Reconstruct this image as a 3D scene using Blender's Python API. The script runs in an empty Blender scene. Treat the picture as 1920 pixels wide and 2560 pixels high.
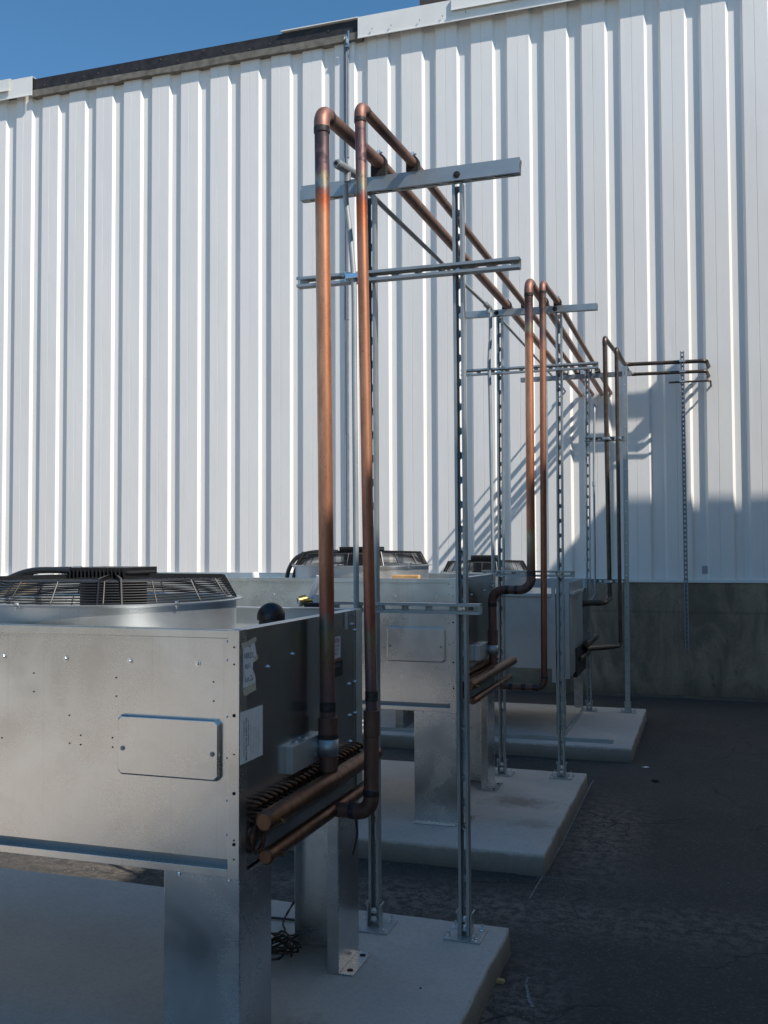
import bpy, bmesh, math, random
from mathutils import Vector, Matrix
random.seed(7)
S = bpy.context.scene
COL = S.collection
PI = math.pi

# ------------------------------------------------------------------ camera
F_PX, W_PX, H_PX = 2447.6, 1920, 2560
yaw, pit, rol = [math.radians(a) for a in (-18.2517, 2.0881, -0.2206)]
fwd = Vector((math.sin(yaw)*math.cos(pit), math.cos(yaw)*math.cos(pit), math.sin(pit)))
rt = Vector((math.cos(yaw), -math.sin(yaw), 0)); up = rt.cross(fwd)
r2 = rt*math.cos(rol) + up*math.sin(rol); u2 = -rt*math.sin(rol) + up*math.cos(rol)
cam = bpy.data.objects.new('camera', bpy.data.cameras.new('camera'))
COL.objects.link(cam)
M = Matrix((r2, u2, -fwd)).transposed().to_4x4(); M.translation = Vector((0, 0, 1.68))
cam.matrix_world = M
cam.data.sensor_fit = 'AUTO'; cam.data.sensor_width = 36.0; cam.data.lens = F_PX*36.0/H_PX
cam.data.clip_start = 0.05; cam.data.clip_end = 2000
S.camera = cam

# ------------------------------------------------------------------ light
SUN = Vector((-2.3, 1.0, -2.6)).normalized()          # direction the light travels
elev = math.asin(-SUN.z); az = math.atan2(-SUN.x, -SUN.y)
w = bpy.data.worlds.new("World"); S.world = w; w.use_nodes = True
nt = w.node_tree; nt.nodes.clear()
sky = nt.nodes.new('ShaderNodeTexSky'); sky.sky_type = 'NISHITA'; sky.sun_disc = False
sky.sun_elevation = elev; sky.sun_rotation = az; sky.altitude = 300; sky.air_density = 1.0
sky.dust_density = 0.0; sky.ozone_density = 3.5
bg = nt.nodes.new('ShaderNodeBackground'); bg.inputs[1].default_value = 0.135
wo = nt.nodes.new('ShaderNodeOutputWorld')
hs = nt.nodes.new('ShaderNodeHueSaturation'); hs.inputs['Saturation'].default_value = 1.17; hs.inputs['Value'].default_value = 0.88; hs.inputs['Hue'].default_value = 0.492
nt.links.new(sky.outputs[0], hs.inputs['Color']); nt.links.new(hs.outputs[0], bg.inputs[0]); nt.links.new(bg.outputs[0], wo.inputs[0])
sl = bpy.data.lights.new('sun', 'SUN'); sl.energy = 4.6; sl.angle = math.radians(0.53); sl.color = (1.0, 0.935, 0.85)
so = bpy.data.objects.new('sun', sl); COL.objects.link(so)
so.rotation_euler = SUN.to_track_quat('-Z', 'Y').to_euler(); so.location = (6, -4, 12)
S.view_settings.view_transform = 'Standard'; S.view_settings.look = 'None'
S.view_settings.exposure = 0.25; S.view_settings.gamma = 1.0; S.view_settings.use_curve_mapping = False

# ------------------------------------------------------------------ helpers
def srgb(r, g, b):
    f = lambda c: ((c/255+0.055)/1.055)**2.4 if c > 10 else c/255/12.92
    return (f(r), f(g), f(b), 1)

def empty(name, loc, label=None, cat=None, group=None):
    o = bpy.data.objects.new(name, None); COL.objects.link(o); o.location = loc
    o.empty_display_size = 0.1
    if label: o['label'] = label
    if cat: o['category'] = cat
    if group: o['group'] = group
    return o

def tag(o, label, cat, group=None, kind=None):
    if label: o['label'] = label
    if cat: o['category'] = cat
    if group: o['group'] = group
    if kind: o['kind'] = kind
    return o

class MB:
    def __init__(s): s.v = []; s.f = []
    def add(s, vs, fs):
        n = len(s.v); s.v += [Vector(v) for v in vs]; s.f += [tuple(i+n for i in f) for f in fs]; return s
    def box(s, x0, x1, y0, y1, z0, z1):
        x0, x1 = min(x0, x1), max(x0, x1); y0, y1 = min(y0, y1), max(y0, y1); z0, z1 = min(z0, z1), max(z0, z1)
        return s.add([(x0,y0,z0),(x1,y0,z0),(x1,y1,z0),(x0,y1,z0),(x0,y0,z1),(x1,y0,z1),(x1,y1,z1),(x0,y1,z1)],
                     [(0,3,2,1),(4,5,6,7),(0,1,5,4),(1,2,6,5),(2,3,7,6),(3,0,4,7)])
    def prism(s, pts, a, b, axis='z'):
        """polygon pts (2D) extruded from a to b along axis"""
        n = len(pts)
        def P(p, t):
            return (p[0], p[1], t) if axis == 'z' else ((p[0], t, p[1]) if axis == 'y' else (t, p[0], p[1]))
        vs = [P(p, a) for p in pts] + [P(p, b) for p in pts]
        fs = [tuple(range(n)), tuple(reversed(range(n, 2*n)))] + [(i, n+i, n+(i+1) % n, (i+1) % n) for i in range(n)]
        return s.add(vs, fs)
    def tube(s, path, r, seg=16, caps=True, closed=False, corr=0.0):
        path = [Vector(p) for p in path]; n = len(path)
        T = []
        for i in range(n):
            if closed: t = path[(i+1) % n]-path[i-1]
            else: t = path[min(i+1, n-1)]-path[max(i-1, 0)]
            T.append(t.normalized())
        nrm = T[0].orthogonal().normalized(); rings = []
        for i in range(n):
            if i: 
                ax = T[i-1].cross(T[i])
                if ax.length > 1e-8:
                    nrm = Matrix.Rotation(T[i-1].angle(T[i]), 3, ax.normalized()) @ nrm
            bn = T[i].cross(nrm).normalized()
            rr = (r[i] if isinstance(r, (list, tuple)) else r)
            if corr and i % 2: rr -= corr
            rings.append([path[i] + (nrm*math.cos(2*PI*k/seg)+bn*math.sin(2*PI*k/seg))*rr for k in range(seg)])
        base = len(s.v)
        for rg in rings: s.v += rg
        m = n if closed else n-1
        for i in range(m):
            a, b = base+i*seg, base+((i+1) % n)*seg
            for k in range(seg):
                s.f.append((a+k, a+(k+1) % seg, b+(k+1) % seg, b+k))
        if caps and not closed:
            s.f.append(tuple(base+k for k in reversed(range(seg)))); s.f.append(tuple(base+(n-1)*seg+k for k in range(seg)))
        return s
    def lathe(s, prof, c, seg=48, caps=True):
        """prof list of (r,z) about vertical axis through c"""
        base = len(s.v)
        for r, z in prof:
            for k in range(seg): s.v.append(Vector((c[0]+r*math.cos(2*PI*k/seg), c[1]+r*math.sin(2*PI*k/seg), c[2]+z)))
        for i in range(len(prof)-1):
            a, b = base+i*seg, base+(i+1)*seg
            for k in range(seg): s.f.append((a+k, a+(k+1) % seg, b+(k+1) % seg, b+k))
        if caps:
            s.f.append(tuple(base+k for k in reversed(range(seg))))
            e = base+(len(prof)-1)*seg; s.f.append(tuple(e+k for k in range(seg)))
        return s
    def xf(s, m):
        s.v = [m @ v for v in s.v]; return s
    def build(s, name, mat, parent=None, bevel=0, smooth=False, ang=35, solid=0, loc=None, merge=False, bseg=2):
        off = Vector((0, 0, 0))
        if parent is not None and loc is None:
            p = parent
            while p is not None: off += p.location; p = p.parent
        me = bpy.data.meshes.new(name)
        me.from_pydata([tuple(v-off) for v in s.v], [], s.f); me.validate()
        if merge or True:
            bm = bmesh.new(); bm.from_mesh(me)
            if merge: bmesh.ops.remove_doubles(bm, verts=bm.verts, dist=1e-5)
            if not solid: bmesh.ops.recalc_face_normals(bm, faces=bm.faces)
            bm.to_mesh(me); bm.free()
        if smooth:
            me.polygons.foreach_set('use_smooth', [True]*len(me.polygons))
            try: me.set_sharp_from_angle(angle=math.radians(ang))
            except Exception: pass
        me.materials.append(mat)
        o = bpy.data.objects.new(name, me); COL.objects.link(o)
        if parent is not None: o.parent = parent
        if loc is not None: o.location = loc
        if solid:
            md = o.modifiers.new('thick', 'SOLIDIFY'); md.thickness = solid; md.offset = 0
        if bevel:
            md = o.modifiers.new('bevel', 'BEVEL'); md.width = bevel; md.segments = bseg; md.limit_method = 'ANGLE'
            md.angle_limit = math.radians(40); md.harden_normals = False
        return o

def seglen(a, b): return (Vector(b)-Vector(a)).length
def subdiv(a, b, step):
    a, b = Vector(a), Vector(b); n = max(1, int((b-a).length/step))
    return [a.lerp(b, i/n) for i in range(n+1)]
def spline(pts, n=10):
    P = [Vector(p) for p in pts]; out = []
    for i in range(len(P)-1):
        p0 = P[max(i-1, 0)]; p1 = P[i]; p2 = P[i+1]; p3 = P[min(i+2, len(P)-1)]
        for k in range(n):
            t = k/n
            out.append(0.5*((2*p1)+(p2-p0)*t+(2*p0-5*p1+4*p2-p3)*t*t+(-p0+3*p1-3*p2+p3)*t**3))
    return out+[P[-1]]

# ------------------------------------------------------------------ materials
def newmat(name):
    m = bpy.data.materials.new(name); m.use_nodes = True
    n = m.node_tree; b = n.nodes['Principled BSDF']
    return m, n, b
def N(n, t, **k):
    x = n.nodes.new(t)
    for a, v in k.items(): setattr(x, a, v)
    return x
def wpos(n): return N(n, 'ShaderNodeNewGeometry').outputs['Position']
def scaled(n, sock, sc):
    v = N(n, 'ShaderNodeVectorMath', operation='MULTIPLY'); n.links.new(sock, v.inputs[0]); v.inputs[1].default_value = sc
    return v.outputs[0]
def noise(n, vec, scale, detail=3, rough=0.5, dist=0.0):
    x = N(n, 'ShaderNodeTexNoise'); x.inputs['Scale'].default_value = scale; x.inputs['Detail'].default_value = detail
    x.inputs['Roughness'].default_value = rough; x.inputs['Distortion'].default_value = dist
    n.links.new(vec, x.inputs['Vector']); return x.outputs['Fac']
def ramp(n, fac, stops, interp='LINEAR'):
    x = N(n, 'ShaderNodeValToRGB'); cr = x.color_ramp; cr.interpolation = interp
    stops = sorted(stops, key=lambda q: q[0])
    while len(cr.elements) < len(stops): cr.elements.new(0.5)
    for e, (p, c) in zip(cr.elements, stops):
        e.position = min(max(p, 0), 1); e.color = c if hasattr(c, '__len__') else (c, c, c, 1)
    n.links.new(fac, x.inputs[0]); return x.outputs[0]
def mix(n, fac, a, b, mode='MIX'):
    x = N(n, 'ShaderNodeMix', data_type='RGBA', blend_type=mode)
    for i, v in ((0, fac), (6, a), (7, b)):
        if isinstance(v, (int, float)): x.inputs[i].default_value = v
        elif isinstance(v, tuple): x.inputs[i].default_value = v
        else: n.links.new(v, x.inputs[i])
    return x.outputs[2]
def math_(n, op, a, b=None, c=None, clamp=False):
    x = N(n, 'ShaderNodeMath', operation=op); x.use_clamp = clamp
    for i, v in enumerate((a, b, c)):
        if v is None: continue
        if isinstance(v, (int, float)): x.inputs[i].default_value = v
        else: n.links.new(v, x.inputs[i])
    return x.outputs[0]
def sep(n, v):
    x = N(n, 'ShaderNodeSeparateXYZ'); n.links.new(v, x.inputs[0]); return x.outputs
def bump(n, h, b, strength=0.2, dist=0.01):
    x = N(n, 'ShaderNodeBump'); x.inputs['Strength'].default_value = strength; x.inputs['Distance'].default_value = dist
    n.links.new(h, x.inputs['Height']); n.links.new(x.outputs[0], b.inputs['Normal'])

def simple(name, col, rough=0.5, metal=0.0, var=0.0, vs=20, bmp=0.0):
    m, n, b = newmat(name)
    b.inputs['Roughness'].default_value = rough; b.inputs['Metallic'].default_value = metal
    if var:
        f = noise(n, wpos(n), vs, 4)
        c0 = tuple(c*(1-var) for c in col[:3])+(1,); c1 = tuple(min(1, c*(1+var)) for c in col[:3])+(1,)
        n.links.new(ramp(n, f, [(0.3, c0), (0.7, c1)]), b.inputs['Base Color'])
        if bmp: bump(n, f, b, bmp, 0.004)
    else: b.inputs['Base Color'].default_value = col
    return m

def galv(name, base=(0.60, 0.62, 0.63), rough=(0.26, 0.40), wob=0.25, metal=0.92, spang=110, stain=0.25, sp=1.0):
    m, n, b = newmat(name); p = wpos(n)
    vo = N(n, 'ShaderNodeTexVoronoi'); vo.inputs['Scale'].default_value = spang; n.links.new(p, vo.inputs['Vector'])
    big = noise(n, p, 3.2, 3, 0.55, 0.6); fine = noise(n, scaled(n, p, (1, 1, 6)), 60, 3)
    bw = N(n, 'ShaderNodeRGBToBW'); n.links.new(vo.outputs['Color'], bw.inputs[0])
    lo = tuple(c*(1-stain) for c in base)+(1,); hi = tuple(min(1, c*1.08) for c in base)+(1,)
    c = ramp(n, big, [(0.32, lo), (0.66, hi)])
    c = mix(n, 0.07*sp, c, ramp(n, bw.outputs[0], [(0, (0.35, 0.36, 0.37, 1)), (1, (0.9, 0.9, 0.9, 1))]))
    sk = noise(n, scaled(n, p, (90, 90, 0.9)), 1.0, 3, 0.6); c = mix(n, ramp(n, sk, [(0.60, 0.0), (0.80, 0.22)]), c, (0.30, 0.31, 0.32, 1))
    sm = noise(n, scaled(n, p, (1, 1, 1.6)), 7.0, 2, 0.5, 0.3); c = mix(n, ramp(n, sm, [(0.58, 0.0), (0.80, stain*0.8)]), c, (0.28, 0.27, 0.25, 1))
    gr = noise(n, p, 420, 2, 0.6); c = mix(n, ramp(n, gr, [(0.35, 0.16), (0.60, 0.0)]), c, (0.30, 0.30, 0.29, 1))
    n.links.new(c, b.inputs['Base Color']); b.inputs['Metallic'].default_value = metal
    r = math_(n, 'ADD', math_(n, 'MULTIPLY', bw.outputs[0], 0.07*sp), ramp(n, big, [(0.3, rough[0]), (0.7, rough[1])]))
    r = math_(n, 'ADD', r, math_(n, 'MULTIPLY', fine, 0.06))
    n.links.new(r, b.inputs['Roughness'])
    h = math_(n, 'ADD', noise(n, scaled(n, p, (1, 1, 0.6)), 2.2, 1), math_(n, 'MULTIPLY', bw.outputs[0], 0.0004*sp))
    bump(n, h, b, wob, 0.06)
    return m

M_PANEL = galv('galvanised_sheet', (0.68, 0.655, 0.625), (0.20, 0.29), 0.16, 0.95, 140, 0.20, 0.22)
M_SIDE = galv('galvanised_side_sheet', (0.56, 0.58, 0.58), (0.15, 0.22), 0.06, 0.96, 140, 0.12, 0.12)
M_LEG = galv('galvanised_leg_sheet', (0.62, 0.63, 0.63), (0.18, 0.27), 0.12, 0.93, 120, 0.25, 0.25)
M_RING = galv('galvanised_fan_ring', (0.62, 0.65, 0.66), (0.36, 0.48), 0.15, 0.85, 120, 0.15, 0.4)
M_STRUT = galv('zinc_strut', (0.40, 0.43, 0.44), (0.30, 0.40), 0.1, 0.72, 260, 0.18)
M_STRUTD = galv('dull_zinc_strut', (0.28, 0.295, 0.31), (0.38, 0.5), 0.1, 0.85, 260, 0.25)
M_EMT = galv('steel_conduit', (0.36, 0.39, 0.41), (0.45, 0.52), 0.05, 0.45, 200, 0.15)
M_BOLT = simple('bright_zinc_bolt', (0.75, 0.78, 0.80, 1), 0.22, 1.0)
M_BLACK = simple('black_coated_steel', (0.012, 0.012, 0.013, 1), 0.34, 0.0, 0.3, 30)
M_BLACKW = simple('black_guard_wire', (0.010, 0.010, 0.011, 1), 0.42)
M_RUBBER = simple('black_rubber', (0.015, 0.015, 0.016, 1), 0.7)
M_HOLE = simple('dark_hole', (0.01, 0.01, 0.01, 1), 0.8)
M_BRASS = simple('brass', (0.62, 0.42, 0.14, 1), 0.3, 1.0, 0.15, 80)
M_CABLE = simple('black_cable', (0.02, 0.02, 0.022, 1), 0.45)
M_ROPE = simple('dark_chain', (0.05, 0.035, 0.028, 1), 0.8, 0, 0.4, 120)
M_GREYPC = simple('cast_grey_fitting', (0.30, 0.32, 0.33, 1), 0.45, 0.4, 0.15, 60)

def copper_mat(name, z0, z1, zones, metal=0.78, axis=2, blot=0.45):
    """tarnish, heat tint and a darker lower part laid along the pipe by height: zones (pos, colour, roughness)"""
    m, n, b = newmat(name); p = wpos(n)
    z = sep(n, p)[axis]
    wob = noise(n, scaled(n, p, (1, 1, 0.6)), 28, 4, 0.6)
    f = math_(n, 'ADD', z, math_(n, 'MULTIPLY', math_(n, 'SUBTRACT', wob, 0.5), 0.12))
    f = math_(n, 'DIVIDE', math_(n, 'SUBTRACT', f, z0), z1-z0)
    zc = [((q[0]-z0)/(z1-z0), q[1]) for q in zones]; zr = [((q[0]-z0)/(z1-z0), q[2]) for q in zones]
    c = ramp(n, f, zc); r = ramp(n, f, zr)
    bl = noise(n, scaled(n, p, (1, 1, 0.22)), 34, 5, 0.65)
    c = mix(n, ramp(n, bl, [(0.40, 0.0), (0.72, blot)]), c, (0.09, 0.045, 0.035, 1))
    sc = noise(n, p, 21, 4, 0.6, 0.6); fz = math_(n, 'MULTIPLY', ramp(n, f, [(0.0, 0.0), (0.84, 0.0), (0.90, 1.0), (1.0, 0.5)]), ramp(n, sc, [(0.50, 0.0), (0.58, 0.75)]))
    if axis == 2: c = mix(n, fz, c, (0.06, 0.05, 0.06, 1))
    streak = noise(n, scaled(n, p, (1, 1, 0.04)), 120, 3)
    c = mix(n, math_(n, 'MULTIPLY', streak, 0.25), c, (0.65, 0.38, 0.27, 1), 'MULTIPLY')
    fleck = noise(n, scaled(n, p, (1, 1, 0.5)), 190, 3, 0.7)
    c = mix(n, ramp(n, fleck, [(0.62, 0.0), (0.70, 0.7)]), c, (0.05, 0.035, 0.03, 1))
    n.links.new(c, b.inputs['Base Color'])
    n.links.new(math_(n, 'ADD', r, math_(n, 'MULTIPLY', bl, 0.22)), b.inputs['Roughness'])
    b.inputs['Metallic'].default_value = metal
    bump(n, bl, b, 0.08, 0.002)
    return m
CU = (0.80, 0.375, 0.215, 1); CUB = (0.68, 0.33, 0.20, 1); SOOT = (0.11, 0.075, 0.065, 1)
ROSE = (0.40, 0.225, 0.185, 1); AGED = (0.34, 0.20, 0.15, 1); PURP = (0.23, 0.15, 0.16, 1)
TINTY = (0.45, 0.38, 0.25, 1); TINTG = (0.36, 0.38, 0.36, 1); REDP = (0.42, 0.15, 0.11, 1); DRED = (0.42, 0.17, 0.10, 1)
M_CU_A = copper_mat('copper_riser_large', 0.8, 3.3, [(0.85, SOOT, .5), (1.14, PURP, .5), (1.26, AGED, .42), (1.37, (0.30, 0.27, 0.16, 1), .35),
    (1.42, (0.22, 0.24, 0.21, 1), .35), (1.46, REDP, .32), (1.52, DRED, .3), (1.68, (0.50, 0.22, 0.13, 1), .36), (1.95, CUB, .32), (2.3, CU, .3), (2.85, CU, .3), (2.90, (0.72, 0.20, 0.08, 1), .28),
    (2.925, REDP, .28), (2.95, TINTG, .3), (2.98, TINTY, .32), (3.01, PURP, .4), (3.12, (0.16, 0.12, 0.13, 1), .45), (3.16, SOOT, .5), (3.2, ROSE, .42)])
M_CU_B = copper_mat('copper_riser_small', 0.7, 3.3, [(0.8, SOOT, .5), (1.2, PURP, .5), (1.32, AGED, .42), (1.37, (0.30, 0.27, 0.16, 1), .35), (1.42, REDP, .3),
    (1.6, DRED, .3), (1.8, (0.48, 0.22, 0.14, 1), .4), (2.1, CUB, .35), (2.75, (0.66, 0.31, 0.18, 1), .32), (2.88, (0.72, 0.20, 0.08, 1), .28), (2.91, REDP, .28), (2.935, TINTG, .3),
    (2.96, TINTY, .3), (3.02, (0.36, 0.22, 0.2, 1), .4), (3.14, PURP, .4), (3.2, ROSE, .4)])
M_CU_C = copper_mat('copper_second_risers', 0.7, 3.5, [(0.8, SOOT, .5), (1.1, AGED, .45), (1.5, SOOT, .5), (1.62, AGED, .4), (1.75, TINTY, .35), (1.82, DRED, .3),
    (2.1, (0.5, 0.2, 0.11, 1), .35), (2.6, CU, .33), (2.98, CU, .3), (3.02, REDP, .3), (3.06, TINTY, .3), (3.12, PURP, .4), (3.25, SOOT, .5), (3.33, ROSE, .42)])
M_CU_D = copper_mat('copper_second_small', 0.7, 3.5, [(0.8, SOOT, .5), (1.0, (0.3, 0.13, 0.085, 1), .4), (1.5, (0.42, 0.17, 0.1, 1), .36), (2.2, (0.33, 0.14, 0.09, 1), .4),
    (2.35, (0.55, 0.25, 0.15, 1), .34), (2.9, CUB, .34), (3.02, PURP, .4), (3.1, AGED, .4), (3.25, SOOT, .5), (3.33, ROSE, .42)])
M_CU_RUN = copper_mat('copper_roof_run', 2.9, 12.0, [(3.0, ROSE, .42), (3.3, AGED, .45), (3.45, SOOT, .5), (3.6, PURP, .48), (3.75, AGED, .42), (4.4, (0.36, 0.24, 0.19, 1), .42), (8, (0.40, 0.26, 0.20, 1), .42), (11.5, (0.5, 0.33, 0.24, 1), .4)], 0.75, 1, 0.35)
M_CU_ELB = copper_mat('copper_elbow', 0.6, 3.8, [(0.7, (0.20, 0.12, 0.10, 1), .5), (1.4, (0.22, 0.13, 0.105, 1), .5), (2.5, ROSE, .48), (3.6, ROSE, .48)], 0.75, blot=0.7)
M_CU_DARK = copper_mat('sooty_copper', 0.6, 3.8, [(0.7, (0.24, 0.135, 0.105, 1), .45), (3.6, (0.2, 0.12, 0.1, 1), .5)], 0.75)
M_COLLAR = simple('burnt_collar', (0.05, 0.042, 0.042, 1), 0.5, 0.5, 0.5, 60)
M_HEADER = copper_mat('copper_header', 0.6, 1.2, [(0.7, (0.20, 0.108, 0.065, 1), .28), (1.1, (0.22, 0.12, 0.07, 1), .28)], 0.85, blot=0.8)
M_BROWN = simple('brown_pipe', (0.085, 0.065, 0.05, 1), 0.42, 0.55, 0.3, 20)

def wall_paint():
    m, n, b = newmat('white_painted_siding'); p = wpos(n)
    big = noise(n, scaled(n, p, (1, 1, 0.25)), 0.9, 4, 0.6)
    c = ramp(n, big, [(0.3, (0.775, 0.755, 0.72, 1)), (0.7, (0.83, 0.81, 0.775, 1))])
    st = noise(n, scaled(n, p, (14, 14, 0.6)), 1.0, 4, 0.6)
    c = mix(n, ramp(n, st, [(0.56, 0.0), (0.8, 0.22)]), c, (0.50, 0.49, 0.46, 1))
    sp = noise(n, p, 34, 2); c = mix(n, ramp(n, sp, [(0.77, 0.0), (0.79, 0.35)]), c, (0.35, 0.34, 0.32, 1))
    n.links.new(c, b.inputs['Base Color']); b.inputs['Roughness'].default_value = 0.42
    bump(n, noise(n, scaled(n, p, (1, 1, 0.45)), 2.2, 2), b, 0.30, 0.025)
    return m
M_WALL = wall_paint()
M_TRIM = simple('white_trim', (0.76, 0.755, 0.72, 1), 0.4, 0, 0.05, 3)
M_MEMB = simple('black_membrane', (0.022, 0.020, 0.020, 1), 0.6, 0, 0.5, 14, 0.3)
M_FELT = simple('grey_exposed_board', (0.15, 0.14, 0.12, 1), 0.85, 0, 0.35, 9, 0.3)
M_ROOFTOP = simple('dark_brown_casing', (0.05, 0.038, 0.032, 1), 0.6, 0, 0.3, 3)

def concrete(name, c0, c1, rust=False, dirty=False, scale=1.0):
    m, n, b = newmat(name); p = wpos(n)
    a = noise(n, p, 1.6*scale, 5, 0.6, 0.4); f = noise(n, p, 60, 4, 0.7)
    c = ramp(n, a, [(0.3, c0), (0.7, c1)])
    c = mix(n, ramp(n, f, [(0.35, 0.30), (0.62, 0.0)]), c, tuple(x*0.6 for x in c0[:3])+(1,))
    pit = noise(n, p, 150, 2, 0.5); c = mix(n, ramp(n, pit, [(0.70, 0.0), (0.75, 0.75)]), c, (0.06, 0.055, 0.05, 1))
    if rust:   # brown stain on the second pad and a faint one on the first
        for (cx, cy, rx, ry, am) in ((-1.12, 6.05, 0.26, 0.17, 0.55), (-1.28, 2.95, 0.22, 0.16, 0.45), (-0.95, 5.6, 0.2, 0.12, 0.3)):
            s = sep(n, p)
            dx = math_(n, 'DIVIDE', math_(n, 'SUBTRACT', s[0], cx), rx); dy = math_(n, 'DIVIDE', math_(n, 'SUBTRACT', s[1], cy), ry)
            d = math_(n, 'SQRT', math_(n, 'ADD', math_(n, 'MULTIPLY', dx, dx), math_(n, 'MULTIPLY', dy, dy)))
            d = math_(n, 'ADD', d, math_(n, 'MULTIPLY', math_(n, 'SUBTRACT', noise(n, p, 14, 5, 0.7), 0.5), 2.2))
            c = mix(n, ramp(n, d, [(0.2, am), (1.0, 0.0)]), c, (0.13, 0.085, 0.055, 1))
    if rust:   # brown tone on the poured sides, stronger toward the bottom
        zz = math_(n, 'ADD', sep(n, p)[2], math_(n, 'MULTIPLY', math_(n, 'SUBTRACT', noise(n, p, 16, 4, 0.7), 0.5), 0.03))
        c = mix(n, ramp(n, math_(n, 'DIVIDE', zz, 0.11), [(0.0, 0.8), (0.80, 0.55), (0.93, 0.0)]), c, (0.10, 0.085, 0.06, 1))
    if dirty:
        v = noise(n, scaled(n, p, (2.2, 2.2, 0.9)), 1.4, 6, 0.65, 0.8)
        c = mix(n, ramp(n, v, [(0.40, 0.0), (0.60, 0.85)]), c, (0.15, 0.125, 0.09, 1))
        v2 = noise(n, scaled(n, p, (1, 1, 1.5)), 5.5, 6, 0.75, 1.2)
        c = mix(n, ramp(n, v2, [(0.60, 0.0), (0.72, 0.45)]), c, (0.40, 0.36, 0.30, 1))
        c = mix(n, ramp(n, v2, [(0.28, 0.6), (0.42, 0.0)]), c, (0.07, 0.06, 0.045, 1))
        sz = sep(n, p)
        jz = ramp(n, math_(n, 'ABSOLUTE', math_(n, 'SUBTRACT', sz[2], math_(n, 'ADD', 0.93, math_(n, 'MULTIPLY', v2, 0.03)))), [(0.003, 0.25), (0.02, 0.0)])
        c = mix(n, jz, c, (0.07, 0.06, 0.05, 1))
        mx_ = math_(n, 'ABSOLUTE', math_(n, 'SUBTRACT', math_(n, 'FRACT', math_(n, 'DIVIDE', math_(n, 'ADD', sz[0], 20.45), 1.22)), 0.5))
        c = mix(n, ramp(n, mx_, [(0.001, 0.18), (0.006, 0.0)]), c, (0.07, 0.06, 0.05, 1))
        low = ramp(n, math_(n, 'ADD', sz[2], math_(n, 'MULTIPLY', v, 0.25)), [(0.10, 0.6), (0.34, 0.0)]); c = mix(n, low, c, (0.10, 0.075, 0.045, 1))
    n.links.new(c, b.inputs['Base Color']); b.inputs['Roughness'].default_value = 0.88
    bump(n, math_(n, 'ADD', math_(n, 'MULTIPLY', a, 2), f), b, 0.35, 0.004)
    return m
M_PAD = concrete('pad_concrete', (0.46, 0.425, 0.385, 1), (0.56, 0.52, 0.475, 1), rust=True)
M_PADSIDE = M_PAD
M_FOUND = concrete('foundation_concrete', (0.27, 0.21, 0.145, 1), (0.42, 0.335, 0.235, 1), dirty=True)
M_BLDG = simple('cream_block_wall', (0.70, 0.60, 0.48, 1), 0.9, 0, 0.15, 2)

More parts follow.
